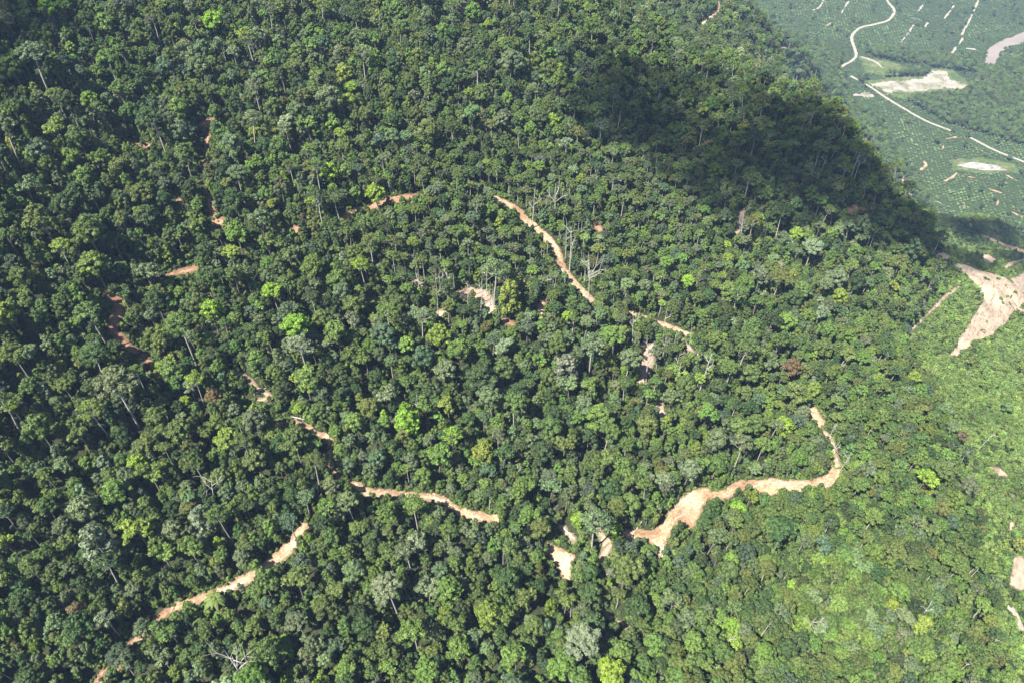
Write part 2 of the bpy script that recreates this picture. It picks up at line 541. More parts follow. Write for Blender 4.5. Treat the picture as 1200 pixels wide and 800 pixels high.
def palm_proto(kind, H, nf, Lf, r, wide=.75):
    V = []; Q = []; k0 = 0
    for i in range(nf):
        a = i * 2.39996 + r.uniform(-.2, .2); el = r.uniform(.1, 1.15) if i > 2 else 1.3
        Ls = Lf * r.uniform(.85, 1.1); m = 6
        t = np.linspace(0, 1, m)
        rr = Ls * (np.cos(el) * t + .12 * t * t); zz = H + Ls * (np.sin(el) * t - .85 * t * t)
        wd = wide * np.sin(np.pi * np.clip(t * .85 + .12, 0, 1)) + .05
        ca, sa = math.cos(a), math.sin(a)
        for side in (-1, 1):
            c = np.column_stack([rr * ca, rr * sa, zz])
            e = np.column_stack([rr * ca - side * wd * sa, rr * sa + side * wd * ca, zz - .35 * wd])
            V.append(np.vstack([c, e])); ii = np.arange(m - 1)
            Q.append(np.column_stack([ii, ii + 1, m + ii + 1, m + ii]) + k0); k0 += 2 * m
    V = np.vstack(V); Q = np.vstack(Q)
    tb = Tube(); tb.add(np.array([(0, 0, -1), (.1, 0, H * .5), (0, .05, H + .1)]), np.array([.3, .25, .22]), 6); tv, tq = tb.data()
    sA = np.clip(r.normal(.5, .16, len(Q)), 0, 1)
    crown = mesh_from(kind + '_crown', V, [Q], [M_LEAF], attr={'shade': ('FACE', sA)})
    trunk = mesh_from(kind + '_trunk', tv, [tq], [M_BARK])
    both = mesh_from(kind + '_whole', np.vstack([V, tv]), [np.vstack([Q, tq + len(V)])], [M_LEAF, M_BARK], midx=np.concatenate([np.zeros(len(Q)), np.ones(len(tq))]),
                     attr={'shade': ('FACE', np.concatenate([sA, np.full(len(tq), .5)]))})
    d = dict(kind=kind, crown=crown, trunk=trunk, both=both, R=Lf, H=H + 1.5, zc=H, id=len(SHAPES))
    SHAPES.append(d); PROTO.setdefault(kind, []).append(d)


make_protos()
for s in range(2):
    palm_proto('palm', 10.0, 16, 4.6, np.random.default_rng(900 + s), .8)
for s in range(3):
    palm_proto('oil_palm', 4.6, 18, 4.3, np.random.default_rng(910 + s), 1.0)


def stuff(name, P, kinds_idx, rot, scale, tint):
    """many plants as one object: points that each carry one plant"""
    ids = sorted(set(int(i) for i in kinds_idx)); remap = {i: k for k, i in enumerate(ids)}
    col = bpy.data.collections.new(name + '_kinds')
    for k, i in enumerate(ids):
        col.objects.link(bpy.data.objects.new(f'{name}_kind_{k:03d}', SHAPES[i]['both']))
    me = bpy.data.meshes.new(name); me.vertices.add(len(P)); me.vertices.foreach_set('co', np.asarray(P, np.float32).ravel())
    def put(k, t, key, v):
        a = me.attributes.new(k, t, 'POINT'); a.data.foreach_set(key, v)
    put('which', 'INT', 'value', np.array([remap[int(i)] for i in kinds_idx], np.int32))
    put('turn', 'FLOAT_VECTOR', 'vector', np.asarray(rot, np.float32).ravel())
    put('size', 'FLOAT_VECTOR', 'vector', np.asarray(scale, np.float32).ravel())
    put('tint', 'FLOAT_COLOR', 'color', np.column_stack([tint, np.ones(len(tint))]).astype(np.float32).ravel())
    o = link(name, me); o['kind'] = 'stuff'
    g = bpy.data.node_groups.new(name + '_planting', 'GeometryNodeTree')
    g.interface.new_socket('Geometry', in_out='INPUT', socket_type='NodeSocketGeometry')
    g.interface.new_socket('Geometry', in_out='OUTPUT', socket_type='NodeSocketGeometry')
    gi = g.nodes.new('NodeGroupInput'); go = g.nodes.new('NodeGroupOutput')
    ci = g.nodes.new('GeometryNodeCollectionInfo'); ci.inputs['Collection'].default_value = col
    ci.inputs['Separate Children'].default_value = True; ci.inputs['Reset Children'].default_value = True
    ip = g.nodes.new('GeometryNodeInstanceOnPoints')
    def na(nm, t):
        x = g.nodes.new('GeometryNodeInputNamedAttribute'); x.data_type = t; x.inputs['Name'].default_value = nm
        return x.outputs['Attribute']
    g.links.new(gi.outputs[0], ip.inputs['Points']); g.links.new(ci.outputs[0], ip.inputs['Instance'])
    ip.inputs['Pick Instance'].default_value = True
    g.links.new(na('which', 'INT'), ip.inputs['Instance Index'])
    er = g.nodes.new('FunctionNodeEulerToRotation'); g.links.new(na('turn', 'FLOAT_VECTOR'), er.inputs[0])
    g.links.new(er.outputs[0], ip.inputs['Rotation'])
    g.links.new(na('size', 'FLOAT_VECTOR'), ip.inputs['Scale'])
    g.links.new(ip.outputs[0], go.inputs[0])
    md = o.modifiers.new('planting', 'NODES'); md.node_group = g
    return o

# ------------------------------------------------------------------ ground
def build_ground():
    far = lambda a, s: np.concatenate([a[0] - np.array([9000, 5000, 2500, 1200, 500, 150]), a, a[-1] + np.array([150, 500, 1200, 2500, 5000, 9000])])
    xs = far(GX, 1); ys = far(GY, 1)
    X, Y = np.meshgrid(xs, ys); Z = hgt(np.clip(X, GX[0], GX[-1]), np.clip(Y, GY[0], GY[-1]))
    ny, nx = X.shape
    V = np.column_stack([X.ravel(), Y.ravel(), Z.ravel()])
    i = np.arange(ny - 1)[:, None] * nx + np.arange(nx - 1)[None]
    q = np.stack([i, i + 1, i + nx + 1, i + nx], -1).reshape(-1, 4)
    px, py, dep = project(V)
    op = ((V[:, 2] < 70) & (V[:, 0] > 100)).astype(float)
    op = np.maximum(op, .45 * (in_poly(px, py, SHRUB) & (dep > 100)))
    me = mesh_from('ground', V, [q], [M_FLOOR], attr={'open_land': ('POINT', op)}, smooth=True)
    o = link('ground', me); o['kind'] = 'structure'


PALMSIDE = [(1082, 222), (1300, 232), (1300, 318), (1190, 312), (1122, 300), (1104, 290)]
SHRUB = [(1082, 226), (1104, 290), (1118, 298), (1100, 320), (1085, 350), (1062, 395), (1078, 430), (1100, 470), (1125, 520), (1142, 580), (1155, 640), (1175, 690), (1168, 740), (1185, 800), (1190, 950), (1400, 950), (1400, 228)]
MIXED = [(1010, 330), (960, 420), (930, 520), (900, 570), (850, 650), (780, 720), (720, 800), (700, 950), (1400, 950), (1400, 300), (1100, 300)]
BELTS = [[(985, 104), (1004, 118), (1030, 140), (1058, 178), (1082, 214), (1094, 236), (1078, 238), (1050, 200), (1000, 140)],
         [(1060, 112), (1110, 108), (1140, 95), (1150, 78), (1170, 80), (1200, 58), (1400, 40), (1400, 190), (1200, 165), (1110, 140)],
         [(1010, 60), (1050, 68), (1110, 78), (1152, 82), (1150, 68), (1090, 62), (1030, 52)],
         [(700, -60), (850, -60), (870, 20), (930, 38), (985, 62), (990, 100), (1000, 110), (960, 112), (870, 80), (760, 60)],
         [(1030, 90), (1005, 88), (1000, 99), (1030, 97), (1085, 86), (1090, 78), (1060, 78)]]
ORCHARD = [(800, 60), (870, 66), (930, 75), (985, 108), (1040, 150), (1062, 220), (1000, 190), (900, 110)]

P_HILL = 60.0; VERGE = []; rngv = np.random.default_rng(8)
CLEAR = []        # (test function in world, test function in picture)


def sheet(name, mat, cell, polys=(), lines=(), rag=1.0, lift=.5, clear=2.0, show=True, seed=0):
    """a patch of bare ground draped on the terrain; polys and lines in photo pixels, line = (points, width in metres)"""
    def curve(p):
        p = np.array(p, float)
        if len(p) < 3:
            return p
        q = np.vstack([2 * p[0] - p[1], p, 2 * p[-1] - p[-2]]); o = []
        for i in range(1, len(q) - 2):
            for t in np.linspace(0, 1, 5)[:-1]:
                o.append(.5 * (2 * q[i] + (q[i + 1] - q[i - 1]) * t + (2 * q[i - 1] - 5 * q[i] + 4 * q[i + 1] - q[i + 2]) * t ** 2 + (3 * q[i] - q[i - 1] - 3 * q[i + 1] + q[i + 2]) * t ** 3))
        return np.array(o + [p[-1]])
    lines = [(curve(p), w) for p, w in lines]
    wp = [cast(*np.array(p, float).T)[:, :2] for p in polys]
    wl = [(cast(*np.array(p, float).T)[:, :2], w) for p, w in lines]
    allp = np.vstack([p for p in wp] + [p for p, w in wl])
    mw = max([w for p, w in wl] + [4])
    x0, y0 = allp.min(0) - mw - 6; x1, y1 = allp.max(0) + mw + 6
    xs = np.arange(x0, x1, cell); ys = np.arange(y0, y1, cell)
    X, Y = np.meshgrid(xs, ys)

    def sd(x, y):
        s = np.full(np.shape(x), -1e9)
        for p in wp:
            dd = poly_dist(x, y, p, True)
            s = np.maximum(s, np.where(in_poly(x, y, p), dd, -dd))
        for p, w in wl:
            s = np.maximum(s, w / 2 - poly_dist(x, y, p))
        return s
    val = sd(X, Y) + rag * (3.6 * fbm(X / 5, Y / 5, 31 + seed, 3) + 4.2 * fbm(X / 22, Y / 22, 77 + seed, 3)) * max(1, cell / 1.6)
    ins = (val[:-1, :-1] + val[1:, :-1] + val[:-1, 1:] + val[1:, 1:]) > 0
    idx = np.full(X.shape, -1); ji = np.argwhere(ins)
    if len(ji) == 0:
        return None
    used = np.zeros(X.shape, bool)
    for a, b in ((0, 0), (0, 1), (1, 1), (1, 0)):
        used[ji[:, 0] + a, ji[:, 1] + b] = True
    idx[used] = np.arange(used.sum())
    # pull the outer corners onto the edge
    xx = X[used]; yy = Y[used]; vv = val[used]
    gy, gx = np.gradient(val, cell); gl = np.hypot(gx, gy)[used] + 1e-3
    mv = np.where(vv < 0, np.clip(-vv / gl, 0, cell * .8), 0)
    xx = xx + gx[used] / gl * mv; yy = yy + gy[used] / gl * mv
    zz = hgt(xx, yy) + lift + .35 * fbm(xx / 3, yy / 3, 8 + seed, 2)
    rut = np.zeros(len(xx))
    for p, w in wl:
        if w < 12:
            dc = poly_dist(xx, yy, p); rut = np.maximum(rut, np.exp(-((dc - 1.25) / .55) ** 2) * np.clip(.5 + 1.2 * fbm(xx / 9, yy / 9, 61, 2), 0, .9))
    q = np.stack([idx[ji[:, 0], ji[:, 1]], idx[ji[:, 0], ji[:, 1] + 1], idx[ji[:, 0] + 1, ji[:, 1] + 1], idx[ji[:, 0] + 1, ji[:, 1]]], -1)
    o = link(name, mesh_from(name, np.column_stack([xx, yy, zz]), [q], [mat], attr={'margin': ('POINT', np.clip(vv / 4.2, 0, 1) - .4), 'rut': ('POINT', rut)}, smooth=True)); o['kind'] = 'structure'
    if P_HILL < np.median(zz):
        VERGE.append(np.column_stack([xx, yy])[(vv < .6) & (rngv.random(len(vv)) < min(.5, .22 * cell))])
    lo = (x0 - 10, y0 - 10, x1 + 10, y1 + 10)

    def world_test(x, y, r):
        ok = (x > lo[0]) & (x < lo[2]) & (y > lo[1]) & (y < lo[3]); res = np.zeros(np.shape(x), bool)
        if ok.any():
            rr = np.broadcast_to(r, np.shape(x))[ok]
            res[ok] = sd(x[ok], y[ok]) > -(clear * .5 + rr * .22)
        return res

    def pic_test(px, py, rp, base_depth):
        res = np.zeros(np.shape(px), bool)
        if not show:
            return res
        for p in polys:
            p = np.array(p, float)
            dd = poly_dist(px, py, p, True)
            res |= in_poly(px, py, p) | (dd < rp * .42)
        for (p, w), (pw, _) in zip(lines, wl):
            dmid = np.linalg.norm(np.column_stack([pw, hgt(pw[:, 0], pw[:, 1]) - CAM_Z]), axis=1).mean()
            res |= poly_dist(px, py, p) < (w / 2 * F / dmid * .6 + rp * .58)
        return res
    CLEAR.append((world_test, pic_test, name))
    return o


# ---- tracks, slips and clearings (photo pixels, widths in metres)
sheet('logging_road', M_SAND, .9, lines=[([(200, 714), (240, 700), (268, 690), (310, 666), (338, 642), (357, 616)], 6.5)], polys=[[(272, 690), (300, 670), (330, 642), (350, 618), (358, 618), (350, 640), (330, 660), (300, 680)]], rag=1.0, seed=1)
sheet('logging_road', M_RED, .9, lines=[([(95, 812), (128, 790), (160, 752), (200, 714)], 6.5)], show=False, seed=41)
sheet('bare_earth', M_RED, .9, polys=[[(102, 806), (118, 784), (128, 780), (126, 790), (112, 806)]], rag=.8, seed=46)
sheet('logging_road', M_SAND, .9, lines=[([(412, 568), (440, 578), (490, 581), (520, 588), (545, 602), (580, 609)], 6.5)], seed=2)
sheet('logging_road', M_SAND, .9, polys=[[(640, 632), (655, 640), (676, 650), (671, 668), (669, 684), (660, 678), (648, 660), (640, 648)]], rag=.6, seed=3)
sheet('bare_earth', M_WASH, .9, polys=[[(648, 610), (662, 614), (678, 628), (676, 642), (664, 636), (655, 622)]], seed=4)
sheet('logging_road', M_SAND, 1.0, lines=[([(735, 626), (772, 626), (792, 600), (815, 583), (845, 580), (872, 568), (905, 571), (940, 569), (968, 567), (980, 546)], 9.0)],
      polys=[[(792, 585), (810, 573), (834, 571), (832, 582), (822, 600), (812, 622), (800, 618), (786, 612)], [(866, 564), (905, 560), (950, 562), (970, 556), (976, 545), (986, 556), (976, 572), (945, 576), (905, 582), (885, 580)],
             [(740, 622), (776, 620), (784, 606), (792, 612), (780, 640), (772, 655), (766, 640)]], rag=.7, seed=5)
sheet('bare_earth', M_SAND, 1.0, polys=[[(945, 478), (955, 476), (969, 497), (958, 506), (950, 492)]], rag=.5, seed=6)
sheet('logging_road', M_SAND, 1.0, lines=[([(580, 233), (602, 244), (620, 261), (640, 279), (654, 298), (660, 316), (676, 336), (692, 352)], 9.5)], rag=.7, seed=7)
sheet('logging_road', M_SAND, 1.0, lines=[([(740, 368), (765, 376), (790, 385), (812, 394)], 8.0)], seed=8)
sheet('logging_road', M_RED, .9, lines=[([(130, 345), (141, 362), (133, 384), (146, 402), (158, 412)], 7), ([(168, 418), (178, 428), (184, 442)], 5.5), ([(246, 152), (240, 180), (239, 206), (246, 236), (254, 262)], 3)], seed=9)
sheet('logging_road', M_RED, .9, lines=[([(176, 328), (200, 322), (228, 316)], 5.5)], seed=10)
sheet('bare_earth', M_RED, 1.0, polys=[[(230, 148), (240, 140), (252, 138), (253, 148), (245, 152)]], rag=.5, seed=11)
sheet('bare_earth', M_RED, 1.0, lines=[([(142, 172), (158, 170), (175, 172)], 6), ([(252, 262), (262, 262)], 7)], seed=12)
sheet('bare_earth', M_RED, 1.0, polys=[[(426, 240), (440, 233), (446, 246), (434, 252)], [(330, 268), (350, 264), (354, 276), (338, 280)]], seed=13)
sheet('logging_road', M_RED, 1.0, lines=[([(400, 256), (430, 244), (462, 235), (492, 230)], 6.5)], seed=14)
sheet('bare_earth', M_RED, .9, polys=[[(430, 352), (446, 347), (452, 354), (440, 360)]], rag=.5, seed=15)
sheet('logging_road', M_WASH, .9, lines=[([(275, 437), (290, 444), (302, 455), (316, 466), (300, 470)], 6)], seed=16)
sheet('grass_clearing', M_GRASS, 1.0, polys=[[(288, 466), (318, 470), (322, 478), (300, 482), (286, 476)], [(316, 492), (346, 486), (350, 496), (320, 500)]], rag=.8, seed=17)
sheet('logging_road', M_SAND, .9, lines=[([(314, 500), (345, 496), (372, 508), (386, 516), (388, 545), (398, 560)], 5.0)], seed=18)
sheet('bare_earth', M_WASH, 1.0, polys=[[(530, 345), (552, 334), (575, 340), (582, 360), (572, 372), (566, 352), (545, 354)]], seed=19)
sheet('bare_earth', M_WASH, 1.0, polys=[[(752, 405), (766, 402), (768, 425), (756, 452), (744, 456)]], seed=20)
sheet('bare_earth', M_WASH, 1.0, polys=[[(864, 248), (872, 244), (874, 258), (866, 276), (858, 280)]], rag=1.6, seed=47)
sheet('bare_earth', M_RED, 1.0, polys=[ [(985, 242), (1003, 240), (1010, 250), (995, 254)]], seed=21)
sheet('skid_trail', M_WASH, 1.2, lines=[([(1062, 394), (1075, 380), (1092, 364), (1108, 348), (1124, 336)], 5)], clear=.5, seed=22)
sheet('landslip', M_WASH, 1.6, polys=[[(1111, 418), (1124, 394), (1138, 374), (1151, 350), (1136, 328), (1114, 311), (1122, 308), (1146, 316), (1172, 324), (1204, 316), (1300, 330), (1300, 372), (1204, 356), (1190, 366), (1178, 380), (1164, 394), (1146, 400), (1132, 410), (1120, 422)]], rag=1.0, clear=.8, seed=23)
sheet('bare_earth', M_WASH, 1.6, polys=[[(1094, 298), (1106, 296), (1118, 302), (1112, 308), (1098, 306)], [(1146, 300), (1158, 298), (1170, 306), (1160, 312), (1150, 308)]], lines=[([(1176, 316), (1188, 308), (1204, 306)], 9), ([(1184, 352), (1190, 362), (1204, 366)], 10)], rag=1.2, clear=.5, seed=44)
sheet('skid_trail', M_WASH, 1.0, lines=[([(981, 546), (978, 530), (970, 512), (962, 504)], 4.5)], rag=.7, seed=45)
sheet('dirt_track', M_SAND, 2.0, lines=[([(1152, 277), (1164, 282), (1180, 289), (1215, 300)], 10)], seed=24)
sheet('bare_earth', M_WASH, 1.0, polys=[[(1184, 652), (1196, 650), (1215, 668), (1215, 690), (1196, 694), (1180, 686)]], seed=25)
sheet('dirt_track', M_GRAVEL, 1.0, lines=[([(1186, 714), (1193, 728), (1204, 748), (1222, 770)], 5.5)], seed=26)
sheet('bare_earth', M_WASH, 1.2, polys=[[(1152, 545), (1172, 548), (1186, 560), (1172, 560)], [(1180, 610), (1190, 612), (1188, 626), (1180, 624)], [(1182, 578), (1190, 580), (1188, 588)]], clear=.5, seed=27)
sheet('dirt_track', M_WASH, 1.0, lines=[([(705, 716), (724, 728), (745, 739)], 2.6), ([(868, 778), (880, 790), (884, 805)], 3)], seed=28)
# far plain
sheet('valley_road', M_GRAVEL, 2.2, lines=[([(1034, -12), (1040, 2), (1048, 13), (1041, 24), (1024, 29), (1008, 33), (998, 44), (1003, 62), (1000, 70), (985, 79)], 10.6),
      ([(998, 90), (1018, 101), (1040, 116), (1060, 128), (1085, 142), (1113, 153)], 9.8), ([(1138, 162), (1165, 176), (1200, 190), (1230, 202)], 9.0)], rag=.5, seed=29)
sheet('bare_ground', M_PALE_CLEAR, 3.0, polys=[[(1022, 99), (1050, 95), (1083, 93), (1092, 83), (1110, 84), (1113, 93), (1132, 99), (1130, 104), (1100, 104), (1065, 109), (1040, 108)], [(1000, 112), (1014, 107), (1026, 112), (1026, 117), (1010, 114)]], rag=3.6, seed=30)
sheet('grass_clearing', M_GRASS, 3.0, polys=[[(1004, 65), (1030, 70), (1062, 78), (1066, 86), (1040, 91), (1014, 86)]], rag=3.5, lift=.4, show=False, clear=-3, seed=31)
sheet('grass_clearing', M_GRASS, 3.0, polys=[[(1012, 96), (1040, 91), (1085, 90), (1092, 80), (1116, 82), (1136, 98), (1134, 107), (1100, 112), (1066, 118), (1040, 112)], [(1112, 188), (1150, 184), (1190, 192), (1195, 202), (1160, 204), (1120, 200)]], rag=3.5, show=False, clear=-3, lift=.25, seed=32)
sheet('bare_ground', M_PALE_CLEAR, 2.5, lines=[([(1010, 67), (1026, 73), (1034, 80)], 9.8)], lift=.6, seed=33)
sheet('mud_flat', M_POND, 2.0, polys=[[(1119, 194), (1140, 190), (1168, 194), (1180, 200), (1152, 200)]], rag=.5, lift=.45, seed=34)
sheet('dirt_track', M_SAND, 2.2, lines=[([(838, -8), (843, 10), (832, 22), (820, 31)], 9.0)], seed=35)
sheet('plantation_track', M_GRAVEL, 2.4, lines=[([(1150, -8), (1139, 18), (1127, 41)], 6.5), ([(1118, 7), (1107, 22)], 4.9), ([(967, -5), (961, 8), (953, 12)], 7.3), ([(994, 2), (986, 16)], 6.5), ([(1082, 5), (1076, 14)], 6.5),
      ([(1070, 30), (1066, 37)], 6.5), ([(1064, 39), (1056, 50)], 4.1), ([(1087, 27), (1084, 32)], 6.5), ([(1128, 45), (1124, 52)], 7.3), ([(1120, 56), (1116, 62)], 7.3), ([(1034, 41), (1032, 47)], 4.1), ([(1068, 21), (1080, 24)], 6.5), ([(975, 26), (968, 31)], 4.1), ([(1133, 57), (1142, 58)], 9.8)], rag=1.5, seed=36)
sheet('bare_patch', M_SAND, 2.0, lines=[([(1083, 190), (1085, 194), (1079, 199)], 7.3), ([(1121, 203), (1116, 208), (1108, 212)], 6.5), ([(1134, 207), (1144, 209)], 6.5), ([(1057, 207), (1059, 216)], 7.3), ([(1170, 235), (1168, 240)], 5.7), ([(1112, 253), (1118, 256)], 6.5), ([(1130, 238), (1131, 244)], 4.9),
      ([(1092, 272), (1100, 266)], 4.9), ([(1056, 193), (1058, 195)], 4.9), ([(1047, 177), (1050, 178)], 5.7), ([(1108, 163), (1120, 161)], 6.5), ([(1106, 168), (1104, 178)], 2.4), ([(1000, 134), (1002, 137)], 7.3), ([(974, 106), (976, 109)], 6.5), ([(1064, 226), (1074, 232)], 5), ([(1150, 176), (1156, 182)], 5), ([(1040, 236), (1046, 240)], 4), ([(1160, 222), (1172, 226)], 6), ([(1184, 248), (1192, 252)], 6), ([(1136, 262), (1140, 268)], 6), ([(1098, 236), (1104, 240)], 5), ([(1012, 160), (1018, 163)], 5), ([(1180, 206), (1192, 212)], 6), ([(912, 58), (922, 57)], 4.1)], rag=1.5, seed=37)
sheet('river', M_WATER, 4.0, polys=[[(1153, 74), (1158, 58), (1168, 50), (1184, 44), (1204, 35), (1300, 0), (1300, 20), (1206, 48), (1185, 55), (1172, 63), (1166, 75), (1160, 77)]], rag=1.0, lift=.3, show=False, clear=-6, seed=38)
sheet('bare_earth', M_RED, 1.0, lines=[([(588, 376), (600, 380)], 6), ([(694, 262), (704, 270)], 7), ([(210, 236), (214, 246)], 6), ([(394, 298), (404, 300)], 5), ([(612, 330), (616, 342)], 5), ([(1008, 246), (1016, 249)], 7), ([(60, 170), (56, 184)], 5)], seed=42)
sheet('bare_earth', M_WASH, 1.0, lines=[([(700, 620), (712, 640), (704, 656)], 7), ([(772, 470), (776, 490)], 6), ([(800, 400), (812, 412), (826, 420)], 6), ([(505, 372), (520, 366)], 7), ([(486, 332), (498, 338)], 5), ([(640, 352), (632, 366)], 6)], seed=43)
build_ground()

# ------------------------------------------------------------------ plants
TINT = {'mid green': (.084, .128, .034), 'dark green': (.048, .082, .026), 'grey-green': (.108, .148, .068), 'olive': (.098, .130, .034),
        'lime green': (.165, .255, .030), 'blue-green': (.070, .110, .058), 'fresh green': (.106, .170, .036), 'brown': (.118, .094, .046), 'pale grey': (.148, .188, .108), 'yellow-green': (.150, .205, .036)}
TW = {'mid green': 5, 'dark green': 3.2, 'grey-green': 2.8, 'olive': 1.5, 'lime green': .2, 'blue-green': .8, 'fresh green': 2.4, 'brown': .02, 'pale grey': .38, 'yellow-green': .28}
TN = list(TINT); TP = np.array([TW[k] for k in TN]); TP /= TP.sum()
TV = np.array([TINT[k] for k in TN])


def jitter_tint(t, r, k=.12):
    t = np.asarray(t, float)
    return np.clip(t * (1 + .4 * k * r.normal(size=t.shape)) * (1 + k * r.normal(size=t.shape[:-1] + (1,))), .008, .5)


class Plants:
    def __init__(s):
        s.rows = []

    def add(s, x, y, z, shape, sc, sz, tint_i, rotz, tx=0, ty=0):
        s.rows.append((x, y, z, shape, sc, sz, tint_i, rotz, tx, ty))


def blocked(x, y, R, zc, pic=True):
    """True where a plant would stand on bare ground or hide it"""
    res = np.zeros(len(x), bool)
    z = hgt(x, y)
    px, py, dep = project(np.column_stack([x, y, z + zc])); rp = R * F / dep
    qx, qy, _ = project(np.column_stack([x, y, z + zc * .45]))
    for wt, pt, _nm in CLEAR:
        res |= wt(x, y, R)
        if pic:
            res |= pt(px, py, rp, dep)
            res |= pt(qx, qy, rp * .45, dep)
    return res


def kind_pick(names, p, k, r):
    p = np.array(p, float); p /= p.sum()
    c = r.choice(len(names), size=k, p=p)
    return np.array([PROTO[names[i]][r.integers(len(PROTO[names[i]]))]['id'] for i in c])


SH_R = np.array([s['R'] for s in SHAPES]); SH_ZC = np.array([s['zc'] for s in SHAPES]); SH_H = np.array([s['H'] for s in SHAPES])

